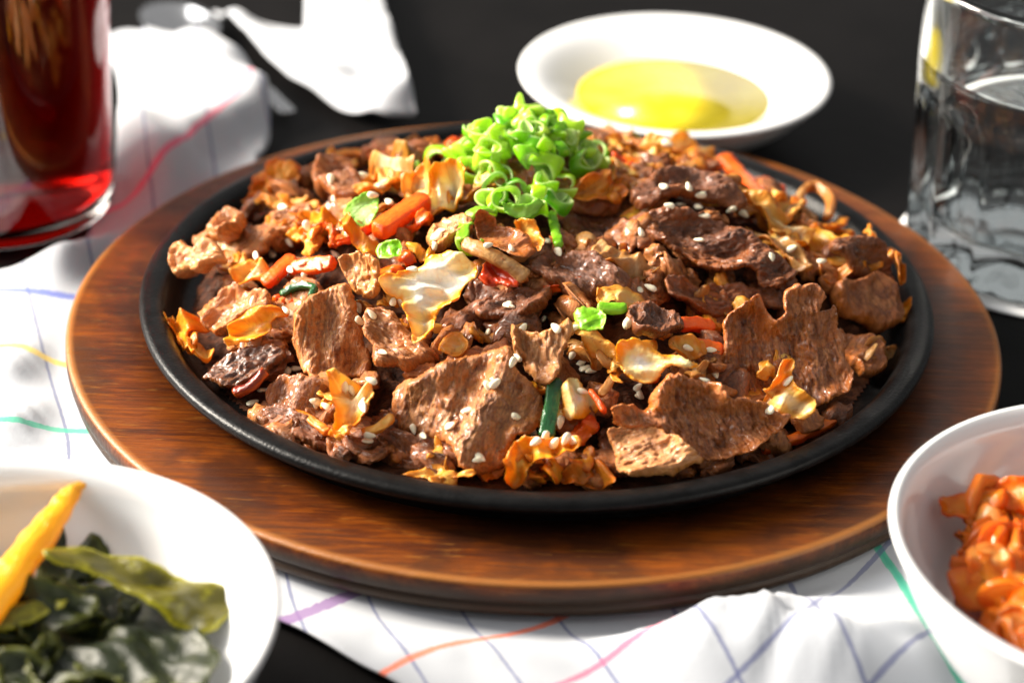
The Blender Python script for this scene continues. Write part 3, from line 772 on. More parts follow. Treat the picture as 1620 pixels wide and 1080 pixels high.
veg('cabbage_piece', [(1413,417),(1437,405),(1449,450),(1420,450)], 'orange cabbage tip standing at the right end of the heap', 'cabbage_orange', lift=.010)
veg('cabbage_piece', [(385,311),(408,273),(445,256),(477,256),(486,289),(458,316),(420,326)], 'big orange cabbage lump at the back left', 'cabbage_orange', lift=.011, tilt=(-.2, -.5, 0), wr=.0068)
veg('cabbage_piece', [(585,262),(612,250),(645,252),(655,285),(625,305),(596,300)], 'cream cabbage lump behind the red carrot stick', 'cabbage', lift=.009, wr=.0062)
veg('cabbage_piece', [(450,362),(483,336),(515,341),(539,352),(508,379),(474,386)], 'bright yellow cabbage leaf at left of centre', 'cabbage_yellow', lift=.012, tilt=(-.2, -.4, 0))
veg('cabbage_piece', [(535,356),(562,363),(598,390),(584,404),(549,382)], 'yellow cabbage strip below the pale green leaf', 'cabbage_yellow', lift=.011)
veg('cabbage_piece', [(687,280),(725,260),(742,285),(724,325),(692,340),(672,357),(668,345),(685,320)], 'cream cabbage with orange frilled edges left of the scallions', 'cabbage_white', lift=.014, tilt=(-.2, -.7, 0), wr=.0068)
veg('cabbage_piece', [(640,290),(680,268),(690,300),(680,330),(650,325)], 'cream and orange cabbage piece above the red carrot stick', 'cabbage', lift=.010, wr=.0062)
veg('cabbage_piece', [(745,290),(770,270),(814,270),(802,302),(775,328),(760,306)], 'pale orange cabbage fold below the scallion pile', 'cabbage', lift=.011, tilt=(0, -.6, 0))
veg('cabbage_piece', [(893,310),(927,280),(962,263),(968,282),(990,290),(988,313),(935,322),(910,324)], 'tan cabbage fold right of the scallion pile', 'cabbage_orange', lift=.013, tilt=(0, -.5, 0), wr=.0062)
veg('cabbage_piece', [(1056,542),(1100,537),(1122,555),(1090,572),(1060,562)], 'cream cabbage bit holding one sesame seed by the red carrot', 'cabbage', lift=.010)
veg('onion_piece', [(695,540),(708,527),(726,530),(738,550),(728,568),(705,562)], 'small round cream onion curl below the pointed white cabbage', 'cabbage', 'onion', lift=.010, thick=.004, wr=.001)
veg('cabbage_piece', [(376,421),(414,413),(428,434),(401,455),(374,446)], 'cream and orange cabbage bit at left of the carrot sticks', 'cabbage', lift=.010)
veg('cabbage_piece', [(560,300),(590,275),(620,285),(610,310),(575,318)], 'pale yellow cabbage bit behind the green leaf', 'cabbage', lift=.008)
veg('pepper_piece', [(756,443),(778,416),(800,426),(832,443),(812,460),(783,452)], 'dark red pepper piece tucked behind the white cabbage', 'pepper', 'pepper', lift=.010)
veg('scallion_leaf', [(546,349),(563,314),(597,303),(594,358),(580,370)], 'pale green scallion leaf flat on the left side of the heap', 'leaf_pale', 'scallion', lift=.014, tilt=(-.2, -.6, 0), wr=.001)
veg('scallion_leaf', [(596,392),(608,384),(630,386),(637,400),(622,413),(602,410)], 'round bright green scallion disc left of the white cabbage', 'green', 'scallion', lift=.014, wr=.001, tilt=(0, -.5, 0))
veg('scallion_leaf', [(793,322),(820,327),(846,320),(860,326),(852,342),(828,349),(804,342)], 'pale half-moon scallion slice at the foot of the green pile', 'leaf_pale', 'scallion', lift=.018, wr=.001, tilt=(0, -.9, 0), thick=.004)
veg('scallion_leaf', [(908,496),(922,486),(945,492),(963,505),(958,520),(938,524),(916,514)], 'bright green scallion chunk with a pale end on the wilted cabbage', 'green', 'scallion', lift=.018, wr=.001, tilt=(0, -.6, 0), thick=.005)

# sticks, strips and loops
ribbon('carrot_stick', [(598, 366), (636, 340), (674, 316)], 'thick red-orange carrot stick beside the pale green leaf', 'carrot', 'carrot', 34, .005, .017, power=.45)
ribbon('carrot_stick', [(1074, 513), (1100, 513), (1126, 517)], 'flat orange carrot stick right of the crumbly dark chunk', 'carrot', 'carrot', 22, .003, .010, power=.35)
ribbon('carrot_stick', [(1208, 711), (1255, 695), (1300, 675), (1338, 655)], 'long thin carrot stick lying along the front right rim', 'carrot', 'carrot', 16, .003, .006, power=.5)
ribbon('carrot_stick', [(1095, 548), (1118, 552), (1142, 558)], 'red carrot piece left of the upright ragged slice', 'carrot', 'carrot', 28, .004, .007, power=.45)
ribbon('carrot_stick', [(1145, 250, 4), (1170, 278, 2), (1215, 325)], 'bright orange carrot stick standing at the back right', 'carrot', 'carrot', 26, .004, .012, power=.5)
ribbon('carrot_stick', [(418, 450), (440, 430), (463, 408)], 'orange carrot strip leaning left of centre', 'carrot', 'carrot', 24, .003, .011, power=.45)
ribbon('carrot_stick', [(463, 424), (495, 420), (528, 416)], 'orange carrot strip topped with sesame left of centre', 'carrot', 'carrot', 26, .003, .010, power=.45)
ribbon('carrot_stick', [(592, 252), (640, 238), (692, 228)], 'orange carrot stick along the back edge', 'carrot', 'carrot', 22, .003, .009, power=.5)
ribbon('carrot_stick', [(934, 618), (946, 634), (957, 652)], 'small orange carrot sliver on the white cabbage rib', 'carrot', 'carrot', 10, .002, .012, power=.6)
ribbon('carrot_stick', [(955, 262), (985, 258), (1012, 262)], 'brown-orange carrot bit right behind the scallion pile', 'carrot', 'carrot', 26, .003, .008, power=.5)
ribbon('carrot_stick', [(1188, 292), (1212, 290), (1238, 302)], 'brown carrot bit near the back right rim', 'carrot', 'carrot', 20, .003, .008, power=.5)
ribbon('cabbage_strip', [(497, 266), (540, 244), (593, 243), (628, 229)], 'long yellow cabbage strip along the back left', 'cabbage_orange', 'cabbage', 20, .002, .008)
ribbon('cabbage_strip', [(437, 650), (481, 659), (520, 684)], 'orange cabbage strip crossing the reddish beef at front left', 'cabbage_orange', 'cabbage', 15, .002, .009)
ribbon('cabbage_strip', [(573, 684), (600, 676), (622, 658)], 'yellow cabbage strip right of the tangled shreds', 'cabbage', 'cabbage', 16, .002, .011)
ribbon('onion_strip', [(735, 385, 2), (770, 400, 4), (806, 420, 3), (833, 440)], 'tan onion strip crossing above the red pepper', 'onion', 'onion', 24, .003, .015)
ribbon('onion_strip', [(1262, 325), (1270, 302, 4), (1292, 295, 6), (1314, 316, 4), (1310, 345)], 'looped golden onion strip near the back right rim', 'onion', 'onion', 12, .004, .008)
ribbon('onion_strip', [(985, 575), (968, 600), (950, 625)], 'thin translucent onion strip above the white cabbage rib', 'onion', 'onion', 14, .0015, .009)
ribbon('chili_strip', [(371, 622), (397, 611), (420, 586)], 'curled dark red dried chili on the charred beef', 'chili', 'chili', 18, .003, .012, twist=(.3, 1.0))
ribbon('scallion_strip', [(731, 380), (737, 350, 2), (757, 332, 3), (785, 334)], 'curved green scallion strip beside the brown curled beef leaf', 'green', 'scallion', 22, .0016, .017, twist=(.2, .9))
ribbon('scallion_strip', [(873, 337), (878, 362), (884, 388)], 'narrow green scallion sliver hanging below the green pile', 'green', 'scallion', 15, .002, .014)
ribbon('scallion_strip', [(945, 486), (968, 488), (991, 486)], 'small green scallion tube above the cream cabbage', 'green', 'scallion', 17, .003, .016)
ribbon('scallion_strip', [(879, 600), (872, 645), (864, 690)], 'dark green scallion leaf upright beside the broad front slab', 'green_dark', 'scallion', 25, .002, .011)
ribbon('scallion_strip', [(445, 466), (471, 453), (496, 455), (492, 470)], 'dark green scallion loop by the carrot strips', 'green_dark', 'scallion', 11, .0025, .012)
ribbon('scallion_strip', [(720, 352), (733, 351), (748, 353)], 'white scallion root thread beside the green strip', 'leaf_pale', 'scallion', 6, .001, .020)
ribbon('onion_strip', [(1240, 345), (1262, 330, 3), (1290, 350)], 'short golden onion strip inside the loop', 'onion', 'onion', 14, .003, .006)

# ------------------------------------------------------------------ small loose shreds that fill the gaps
LOOSE_LABEL = {'meat': 'small shred of tan beef among the bigger slices', 'meat_brown': 'small shred of reddish brown beef among the bigger slices',
               'meat_dark': 'small shred of dark sauce-soaked beef among the bigger slices', 'cabbage': 'thin shred of cream cabbage with golden edges among the beef',
               'cabbage_orange': 'thin shred of orange soaked cabbage among the beef', 'cabbage_yellow': 'thin shred of bright yellow cabbage among the beef',
               'onion': 'limp tan onion shred among the beef', 'onion_brown': 'limp browned onion shred among the beef', 'carrot': 'short loose carrot shred among the beef'}
def loose(n, name, mats, label, cat, group, wid, thk, leng, lift, power, amp=.004, rmax=.103):
    for k in range(n):
        a = rng.uniform(0, 2 * math.pi); r = rmax * math.sqrt(rng.uniform(0.02, 1))
        cx, cy_ = PC[0] + r * math.cos(a), PC[1] + .002 + r * math.sin(a)
        th = rng.uniform(0, 2 * math.pi); L = rng.uniform(*leng)
        cu = rng.normal(0, 1.0)
        path = []
        for t in np.linspace(-.5, .5, 5):
            ang = th + cu * t
            x = cx + L * t * math.cos(ang); y = cy_ + L * t * math.sin(ang)
            rr_ = math.hypot(x - PC[0], y - PC[1])
            if rr_ > .109: x, y = PC[0] + (x - PC[0]) * .109 / rr_, PC[1] + (y - PC[1]) * .109 / rr_
            path.append((x, y, float(Hm(x, y)) + rng.uniform(*lift) + amp * rng.normal() * .35))
        path = np.array(path)
        up = unit(mnormal((cx, cy_)) + rng.normal(0, .35, 3))
        w = rng.uniform(*wid)
        o = ribbon3(name, path, up, mats[k % len(mats)], w, rng.uniform(*thk), twist=(rng.uniform(-.6, .6), rng.uniform(-.6, .6)), power=power, curl=rng.uniform(-.0008, .0012), rough=.0008, sides=22, wob=.45)
        tag(o, LOOSE_LABEL[mats[k % len(mats)]], cat, group)
loose(100, 'beef_shred', ['meat', 'meat_brown', 'meat_dark', 'meat_brown', 'meat'], 'small shred of sauced brown beef among the bigger slices', 'beef', 'loose beef shreds in the heap', (.006, .013), (.003, .006), (.010, .024), (-.001, .003), .75)
loose(40, 'cabbage_shred', ['cabbage', 'cabbage_orange', 'cabbage', 'cabbage_yellow'], 'thin shred of golden cooked cabbage among the beef', 'cabbage', 'loose cabbage shreds in the heap', (.003, .007), (.0012, .002), (.010, .026), (.001, .0045), .7)
loose(16, 'carrot_shred', ['carrot'], 'short loose carrot shred among the beef', 'carrot', 'loose carrot shreds in the heap', (.003, .0045), (.002, .003), (.010, .02), (.001, .004), .45)
loose(22, 'onion_shred', ['onion_brown', 'onion'], 'limp browned onion shred among the beef', 'onion', 'loose onion shreds in the heap', (.003, .006), (.0013, .002), (.012, .026), (.001, .005), .7)

CLUSTERS = [((540, 640), 34, 'cabbage', 9), ((850, 730), 38, 'cabbage_yellow', 8), ((690, 745), 30, 'cabbage', 6), ((290, 530), 28, 'cabbage_yellow', 5), ((1030, 250), 34, 'cabbage', 7),
            ((1230, 360), 44, 'cabbage', 9), ((1320, 385), 40, 'cabbage_yellow', 8), ((1400, 410), 30, 'cabbage_orange', 5), ((430, 290), 40, 'cabbage_orange', 6), ((620, 275), 40, 'cabbage', 6),
            ((490, 360), 36, 'cabbage_yellow', 5), ((700, 310), 40, 'cabbage', 7), ((940, 300), 34, 'cabbage_orange', 6), ((1010, 570), 44, 'cabbage', 6), ((930, 560), 34, 'onion', 5), ((1250, 620), 26, 'cabbage', 4),
            ((410, 430), 40, 'cabbage', 6), ((620, 470), 22, 'cabbage', 4), ((820, 380), 30, 'onion', 5), ((1100, 580), 30, 'onion', 5), ((1390, 560), 26, 'onion', 5), ((920, 740), 34, 'cabbage_orange', 5)]
for (c, rad, mt, n) in CLUSTERS:
    for k in range(max(2, int(n * .6))):
        a = rng.uniform(0, 6.28); q = rad * math.sqrt(rng.uniform(0, 1))
        x0, y0 = c[0] + q * math.cos(a), c[1] + q * math.sin(a) * .6
        th = rng.uniform(0, 6.28); L = rng.uniform(18, 62); cu = rng.normal(0, 1.3); lf = rng.uniform(.003, .009)
        pts = [hit(x0 + L * t * math.cos(th + cu * t), y0 + .6 * L * t * math.sin(th + cu * t), lf + .0035 * math.sin(3 * t + k) + rng.normal(0, .0009)) for t in np.linspace(-.5, .5, 5)]
        o = ribbon3('cabbage_shred' if mt != 'onion' else 'onion_shred', np.array(pts), unit(np.array([0, -.4, .8]) + rng.normal(0, .6, 3)), mt, rng.uniform(.0035, .0085), rng.uniform(.0009, .0016),
                    twist=(rng.uniform(-1.2, 1.2), rng.uniform(-1.2, 1.2)), power=.75, curl=rng.uniform(-.001, .0014), rough=.0006, wob=.45)
        tag(o, LOOSE_LABEL[mt], 'onion' if mt == 'onion' else 'cabbage', 'loose onion shreds in the heap' if mt == 'onion' else 'loose cabbage shreds in the heap')
for k in range(34):
    x0 = rng.uniform(420, 1330); q = (x0 - 840) / 630.0
    y0 = 500 + 262 * math.sqrt(max(0, 1 - q * q)) + .03 * (x0 - 840) - rng.uniform(0, 40)
    p = hit(x0, y0)
    th = rng.uniform(0, 6.28); L = rng.uniform(.009, .022); mt = ('meat_dark', 'meat_brown', 'meat_dark', 'meat')[k % 4]
    pts = np.array([(p[0] + L * t * math.cos(th), p[1] + L * t * math.sin(th), p[2] + .0025 + rng.normal(0, .0012)) for t in np.linspace(-.5, .5, 4)])
    o = ribbon3('beef_shred', pts, unit(np.array([0, -.3, 1]) + rng.normal(0, .3, 3)), mt, rng.uniform(.006, .012), rng.uniform(.003, .006), power=.75, rough=.0008, sides=22, wob=.45)
    tag(o, LOOSE_LABEL[mt], 'beef', 'loose beef shreds in the heap')

# ------------------------------------------------------------------ scallion rings
def ring(center, axis, R, hgt, wall, arc=2 * math.pi, squash=1.0, name='scallion_ring'):
    _seed[0] += 1; sd = _seed[0]
    axis = unit(axis); a1 = unit(np.cross(axis, [0.3, 0.5, 0.81])); a2 = np.cross(axis, a1)
    closed = arc > 6.2; n = 36 if closed else max(12, int(36 * arc / 6.28))
    ph = rng.uniform(0, 6.28, 4); V = []; inner = []; rest = []
    m = 10
    for i in range(n):
        th = arc * i / (n if closed else n - 1)
        rad = R * (1 + .16 * math.sin(2 * th + ph[0]) + .09 * math.sin(3 * th + ph[1]))
        lean = .35 * math.sin(th + ph[2]); up = hgt * .22 * math.sin(2 * th + ph[3])
        if not closed: rad *= 1 + .5 * (i / n) ** 2
        er = math.cos(th) * a1 + math.sin(th) * a2 * squash
        for k in range(m):
            b = 2 * math.pi * k / m
            x, y = math.cos(b), math.sin(b)
            x = math.copysign(abs(x) ** .7, x); y = math.copysign(abs(y) ** .7, y)
            hh = hgt * (1 + .2 * math.sin(3 * th + ph[1]))
            V.append(np.asarray(center) + er * (rad + wall / 2 * x + lean * y * hgt * .3) + axis * (y * hh / 2 + up))
            inner.append(1.0 if x < -.2 else (0.55 if abs(y) > .8 else 0.0)); rest.append((th * R, y * hgt / 2, x * wall))
    F = []
    for i in range(n if closed else n - 1):
        for k in range(m):
            i2, k2 = (i + 1) % n, (k + 1) % m
            F.append((i * m + k, i * m + k2, i2 * m + k2, i2 * m + k))
    if not closed: F.append(tuple(range(m))); F.append(tuple(reversed(range((n - 1) * m, n * m))))
    o = mesh_obj(name, V, F, M['ring'], loc=center, attrs={'inner': np.array(inner), 'rest': np.array(rest)})
    PIECES.append(o); return o
pile_c = hit(828, 292)
PILE_R, PILE_H = .0225, .0210
for k in range(78):
    a = rng.uniform(0, 2 * math.pi); q = math.sqrt(rng.uniform(0, 1))
    x, y = q * math.cos(a), q * math.sin(a)
    top = PILE_H * max(0, 1 - q ** 2.2) ** .7
    z = top * (rng.uniform(.75, 1.0) if k > 22 else rng.uniform(0, .7))
    p = np.array([pile_c[0] + x * PILE_R * 1.02, pile_c[1] + y * PILE_R * .85, 0])
    p[2] = float(Hm(p[0], p[1])) + .003 + z
    ax = unit(np.array([x * .8, y * .8, .7]) + rng.normal(0, .75, 3))
    if k % 4 < 3:
        o = ring(p, ax, rng.uniform(.0026, .0046), rng.uniform(.0030, .0062), rng.uniform(.0010, .0016), squash=rng.uniform(.55, 1))
        tag(o, 'bright green scallion ring in the pile on top of the beef', 'scallion', 'scallion rings piled on the beef')
    else:
        o = ring(p, ax, rng.uniform(.0034, .0056), rng.uniform(.0034, .0062), rng.uniform(.0010, .0015), arc=rng.uniform(1.6, 3.4), squash=rng.uniform(.6, 1), name='scallion_curl')
        tag(o, 'open curl of cut green scallion in the pile on top of the beef', 'scallion', 'scallion curls piled on the beef')
for (x, y, lf) in [(692, 252, .012), (678, 262, .010), (775, 318, .015), (800, 316, .017), (850, 312, .017), (872, 305, .018), (890, 290, .016), (862, 292, .020), (843, 330, .016),
                   (815, 305, .016), (785, 300, .015), (735, 262, .013), (940, 245, .010), (948, 262, .010), (992, 232, .008), (742, 376, .013), (905, 250, .013), (880, 318, .015)]:
    p = hit(x, y, lf)
    o = ring(p, unit(rng.normal(0, .6, 3) + [0, -.5, .6]), rng.uniform(.0028, .0044), rng.uniform(.003, .0052), .0012, arc=(6.283 if rng.uniform() < .5 else rng.uniform(2.5, 5)))
    tag(o, 'green scallion ring fallen beside the foot of the green pile', 'scallion', 'scallion rings strewn round the pile')

# ------------------------------------------------------------------ sesame seeds, dropped on whatever lies below
from mathutils.bvhtree import BVHTree
bpy.context.view_layer.update()
def world_tris(objs):
    VV, FF = [], []; off = 0
    for o in objs:
        me = o.data; n = len(me.vertices)
        c = np.empty(n * 3); me.vertices.foreach_get('co', c); c = c.reshape(-1, 3) + np.array(o.location)
        VV.append(c); FF += [tuple(i + off for i in p.vertices) for p in me.polygons]; off += n
    return np.concatenate(VV), FF
VV, FF = world_tris(PIECES + [heap])
bvh = BVHTree.FromPolygons(VV.tolist(), FF)
def seed_mesh():
    V = []; F = []; n, m = 9, 10
    for i in range(n + 1):
        t = i / n; x = -1 + 2 * t
        w = math.sqrt(max(0, 1 - x * x)) * (1 - .32 * x)
        for k in range(m):
            a = 2 * math.pi * k / m
            V.append((x * .00195, w * .00112 * math.cos(a), w * .00066 * math.sin(a)))
    for i in range(n):
        for k in range(m):
            F.append((i * m + k, (i + 1) * m + k, (i + 1) * m + (k + 1) % m, i * m + (k + 1) % m))
    me = bpy.data.meshes.new('sesame_seed'); me.from_pydata(V, [], F); me.materials.append(M['sesame'])
    me.polygons.foreach_set('use_smooth', [True] * len(me.polygons)); me.validate(); me.update(); return me
seed_me = seed_mesh()
def z_(off, sc, pts): return [(off[0] + x * sc, off[1] + y * sc) for x, y in pts]
SEEDS = z_((300, 430), .324, [(830,170),(885,210),(825,240),(945,400),(525,480),(475,480),(885,535),(310,645),(360,585),(265,365),(865,830),(1090,770),(1145,805),(1275,755),(1405,915),(145,610),(760,555),(785,580),(850,640),(270,60),(990,150),(1040,150),(490,205)]) \
    + z_((700, 480), .2963, [(355,20),(545,90),(610,130),(705,135),(990,100),(405,285),(765,355),(745,320),(745,475),(1045,450),(1045,500),(240,445),(280,425),(45,660),(625,630),(485,690),(500,735),(545,710),(600,740),(655,720),(200,825),(1310,235),(430,130),(250,155),(700,735)]) \
    + z_((980, 200), .3333, [(210,290),(325,290),(385,325),(235,380),(290,380),(375,390),(400,430),(120,395),(530,390),(590,410),(100,505),(378,545),(720,620),(820,580),(960,645),(95,780),(145,770),(40,935),(230,80)]) \
    + z_((600, 300), .247, [(1150,400),(1075,335),(830,745),(1600,850),(210,515),(840,380),(440,220),(400,270),(370,300)]) \
    + z_((200, 220), .3147, [(1025,205),(1185,185),(790,345),(660,590),(880,630),(830,660),(895,680),(595,725),(1050,310),(735,580),(1280,240),(1320,320),(820,520),(970,640)]) \
    + z_((920, 430), .3333, [(630,485),(270,580),(18,465),(985,520)])
for k in range(22):
    a_, q_ = rng.uniform(0, 6.28), math.sqrt(rng.uniform(0, 1))
    SEEDS.append((845 + 520 * q_ * math.cos(a_), 500 + 225 * q_ * math.sin(a_)))
for (x, y) in SEEDS:
    d = ray(x, y)
    loc, nrm, fi, dist_ = bvh.ray_cast(Vector(CAM), Vector(d))
    if loc is None: continue
    if nrm.dot(Vector(d)) > 0: nrm = -nrm
    nrm = (nrm + Vector((0, 0, .35)) + Vector(rng.normal(0, .22, 3))).normalized()
    t = nrm.orthogonal().normalized(); t.rotate(Matrix.Rotation(rng.uniform(0, 6.28), 3, nrm))
    bvec = nrm.cross(t); s = rng.uniform(.85, 1.15)
    o = bpy.data.objects.new('sesame_seed', seed_me); COL.objects.link(o)
    mw = Matrix(((t.x, bvec.x, nrm.x, 0), (t.y, bvec.y, nrm.y, 0), (t.z, bvec.z, nrm.z, 0), (0, 0, 0, 1)))
    o.matrix_world = Matrix.Translation(loc + nrm * .00050) @ mw @ Matrix.Diagonal((s, s * rng.uniform(.9, 1.1), s, 1))
    tag(o, 'cream sesame seed sprinkled on the beef and cabbage', 'sesame seed', 'sesame seeds sprinkled over the heap')

# ------------------------------------------------------------------ bowls
def bowl(center, R, height, foot, label, wall=.0042, lip=.0012, shape=.55, name='white_bowl', ip=1.5):
    t = np.linspace(0, 1, 16)
    outer = [(foot + (R - foot) * (s ** shape), .0035 + (height - .0035) * s ** 1.15) for s in t]
    inn = [(max(0, (R - wall) - (R - wall - foot * .85) * (1 - s) ** ip), .0068 + (height - .0008 - .0068) * s ** 1.35) for s in t]
    pr = [(0, .0035)] + outer[:-1] + [(R - lip * .4, height - .0016), (R, height - .0004), (R - lip * .5, height + .0003), (R - wall * .55, height + .0004)] + list(reversed(inn))[1:] + [(0, .0066)]
    o = lathe(name, pr, M['porcelain'], (center[0], center[1], .0012 if center[1] < 0 else 0), seg=160, closed=False)
    lathe('foot_ring', [(foot * .86, .0002), (foot, .0002), (foot * 1.01, .004), (foot * .85, .004)], M['porcelain'], parent=o, seg=96)
    return tag(o, label, 'bowl')
EGG = (0.0538, 0.1815); EGG_R = .0615
bowl(EGG, EGG_R, .0245, .030, 'white porcelain dish of golden dip behind the iron plate', wall=.0055, ip=.72)
lathe_pts = [(0, .0138), (.0378, .0138), (.0384, .0141), (0, .0141)]
egg = lathe('dipping_sauce', lathe_pts, M['egg'], (EGG[0], EGG[1], 0), seg=96, closed=False)
tag(egg, 'clear golden yellow dip pooled in the white dish', 'sauce')
LB = (-0.1252, -0.2088); LB_R = .0652
bowl(LB, LB_R, .045, .036, 'white porcelain bowl holding dark seaweed', ip=2.3)
KB = (0.1585, -0.1645); KB_R = .068
bowl(KB, KB_R, .045, .037, 'white porcelain bowl holding orange kimchi', ip=2.0)

# seaweed salad -------------------------------------------------
def flat_sheet(name, poly, z, mat, label, cat, tilt=(0, 0, 0), ground=0.008, **kw):
    c = np.mean(poly, 0); P0 = at_z(c[0], c[1], z); n = unit(np.array([0, 0, 1.0]) + np.array(tilt, float))
    uv, e1, e2 = plane_uv(poly, P0, n)
    kw.setdefault('sp', .0011)
    return tag(sheet3(name, uv, P0, e1, e2, n, M[mat], ground=ground, **kw), label, cat)
def flat_ribbon(name, pts, mat, label, cat, w_px, thick, up=(0, -.5, .8), ground=.008, **kw):
    path = np.array([at_z(p[0], p[1], p[2]) for p in pts])
    sc = np.linalg.norm(path[len(path) // 2] - CAM) / F_PX
    return tag(ribbon3(name, path, unit(up), mat, w_px * sc, thick, ground=ground, **kw), label, cat)
br = lathe('seaweed_broth', [(0, .0150), (.0485, .0150), (.0485, .0154), (0, .0154)], M['broth'], (LB[0], LB[1], 0), seg=64, closed=False)
tag(br, 'dark broth under the seaweed in the white bowl', 'broth')
veg_kw = dict(thick=.0014, disp=.0002, wr=.004, wrs=.012, rim_curl=.004, edge=.002)
flat_sheet('kelp_leaf', [(75,875),(140,868),(220,885),(300,920),(372,935),(380,955),(340,1000),(310,1005),(270,985),(200,945),(140,915),(80,900)], .0285, 'kelp', 'olive kelp band with a pale upper edge across the bowl', 'seaweed', tilt=(.1, -.5, 0), thick=.0018, disp=.0001, wr=.0045, wrs=.014, rim_curl=.002, edge=.0008, fib=0.15)
flat_sheet('seaweed_leaf', [(60,905),(90,830),(120,822),(165,860),(170,900),(110,930)], .024, 'seaweed', 'broad dark seaweed leaf beside the yellow radish', 'seaweed', tilt=(0, -.7, 0), **veg_kw)
flat_sheet('seaweed_leaf', [(-40,985),(60,950),(180,930),(290,965),(330,1030),(330,1090),(150,1100),(-40,1090)], .021, 'seaweed', 'wide crumpled dark seaweed sheet at the front of the bowl', 'seaweed', **veg_kw)
flat_sheet('seaweed_leaf', [(-60,960),(20,935),(110,930),(150,960),(80,1010),(-40,1010)], .025, 'seaweed', 'dark seaweed fold under the yellow radish tip', 'seaweed', tilt=(-.1, -.4, 0), **veg_kw)
flat_sheet('seaweed_leaf', [(180,850),(205,832),(235,838),(262,870),(255,895),(215,890),(190,880)], .022, 'seaweed', 'small dark seaweed tuft above the olive kelp band', 'seaweed', tilt=(0, -.8, 0), **veg_kw)
flat_sheet('kelp_leaf', [(-40,975),(20,955),(90,945),(95,955),(30,985),(-40,1000)], .0275, 'kelp', 'narrow olive kelp edge near the radish', 'seaweed', tilt=(0, -.4, 0), thick=.0016, disp=.0002, wr=.002)
for k in range(26):
    a = rng.uniform(0, 6.28); r = .040 * math.sqrt(rng.uniform(0, 1)); cx, cy_ = LB[0] + r * math.cos(a), LB[1] + r * math.sin(a)
    th = rng.uniform(0, 6.28); L = rng.uniform(.014, .03)
    path = np.array([(cx + L * t * math.cos(th + t), cy_ + L * t * math.sin(th + t), .0185 + .004 * (1 - (r / .04) ** 2) + rng.normal(0, .0016)) for t in np.linspace(-.5, .5, 5)])
    o = ribbon3('seaweed_strip', path, unit(np.array([0, -.3, 1]) + rng.normal(0, .5, 3)), 'seaweed', rng.uniform(.008, .016), .0014, twist=(rng.uniform(-1, 1), rng.uniform(-1, 1)), ground=.012, rough=.0009, curl=.001)
    tag(o, 'glossy dark seaweed strip soaking in the white bowl', 'seaweed', 'seaweed strips in the bowl')
flat_ribbon('radish_stick', [(-60,1005,.028), (0,935,.031), (40,880,.034), (85,820,.0375), (112,782,.040), (126,768,.0415), (140,764,.0415), (147,772,.0405)], 'radish', 'yellow pickled radish stick with a hooked tip over the seaweed', 'radish', 54, .008, power=.7, taper=.5, wprof=[1.1, 1.0, .9, .74, .52, .26, .15, .10], rough=.0004, wob=.05)

# kimchi --------------------------------------------------------
ks = lathe('kimchi_juice', [(0, .0150), (.0500, .0150), (.0500, .0154), (0, .0154)], M['kimchi_sauce'], (KB[0], KB[1], 0), seg=64, closed=False)
tag(ks, 'red kimchi juice under the cabbage in the white bowl', 'sauce')
kk = dict(thick=.003, disp=.0005, wr=.004, wrs=.011, rim_curl=.004, edge=.0012, sp=.0009)
flat_sheet('kimchi_leaf', [(1486,792),(1520,782),(1550,772),(1585,775),(1590,805),(1540,822),(1495,820)], .033, 'kimchi', 'bright orange kimchi leaf topping the bowl', 'kimchi', tilt=(-.1, -.5, 0), **kk)
flat_sheet('kimchi_leaf', [(1560,770),(1600,762),(1650,765),(1650,800),(1590,806)], .036, 'kimchi', 'golden kimchi leaf at the back of the bowl', 'kimchi', tilt=(0, -.5, 0), **kk)
flat_sheet('kimchi_rib', [(1530,882),(1556,864),(1586,870),(1600,905),(1590,950),(1560,950),(1536,925)], .031, 'kimchi_pale', 'pale translucent kimchi rib in the middle of the bowl', 'kimchi', tilt=(-.2, -.6, 0), **kk)
flat_sheet('kimchi_rib', [(1585,875),(1612,868),(1640,920),(1630,970),(1600,965)], .032, 'kimchi_pale', 'narrow pale kimchi rib next to the middle one', 'kimchi', tilt=(.2, -.5, 0), **kk)
flat_sheet('kimchi_leaf', [(1605,965),(1650,945),(1670,1005),(1625,1020),(1604,1002)], .030, 'kimchi', 'orange kimchi piece at the front of the bowl', 'kimchi', tilt=(0, -.5, 0), **kk)
for k in range(44):
    a = rng.uniform(0, 6.28); r = .042 * math.sqrt(rng.uniform(0, 1)); cx, cy_ = KB[0] + r * math.cos(a), KB[1] + r * math.sin(a)
    th = rng.uniform(0, 6.28); L = rng.uniform(.008, .018)
    path = np.array([(cx + L * t * math.cos(th + t), cy_ + L * t * math.sin(th + t), .0205 + .016 * (1 - (r / .045) ** 2) + rng.normal(0, .0016)) for t in np.linspace(-.5, .5, 5)])
    o = ribbon3('kimchi_shred', path, unit(np.array([0, -.4, 1]) + rng.normal(0, .5, 3)), 'kimchi_pale' if k % 3 == 0 else 'kimchi', rng.uniform(.009, .017), .0030, twist=(rng.uniform(-1, 1), rng.uniform(-1, 1)), ground=.012, rough=.0009, curl=.001)
    tag(o, 'shred of orange kimchi cabbage heaped in the white bowl', 'kimchi', 'kimchi shreds in the bowl')

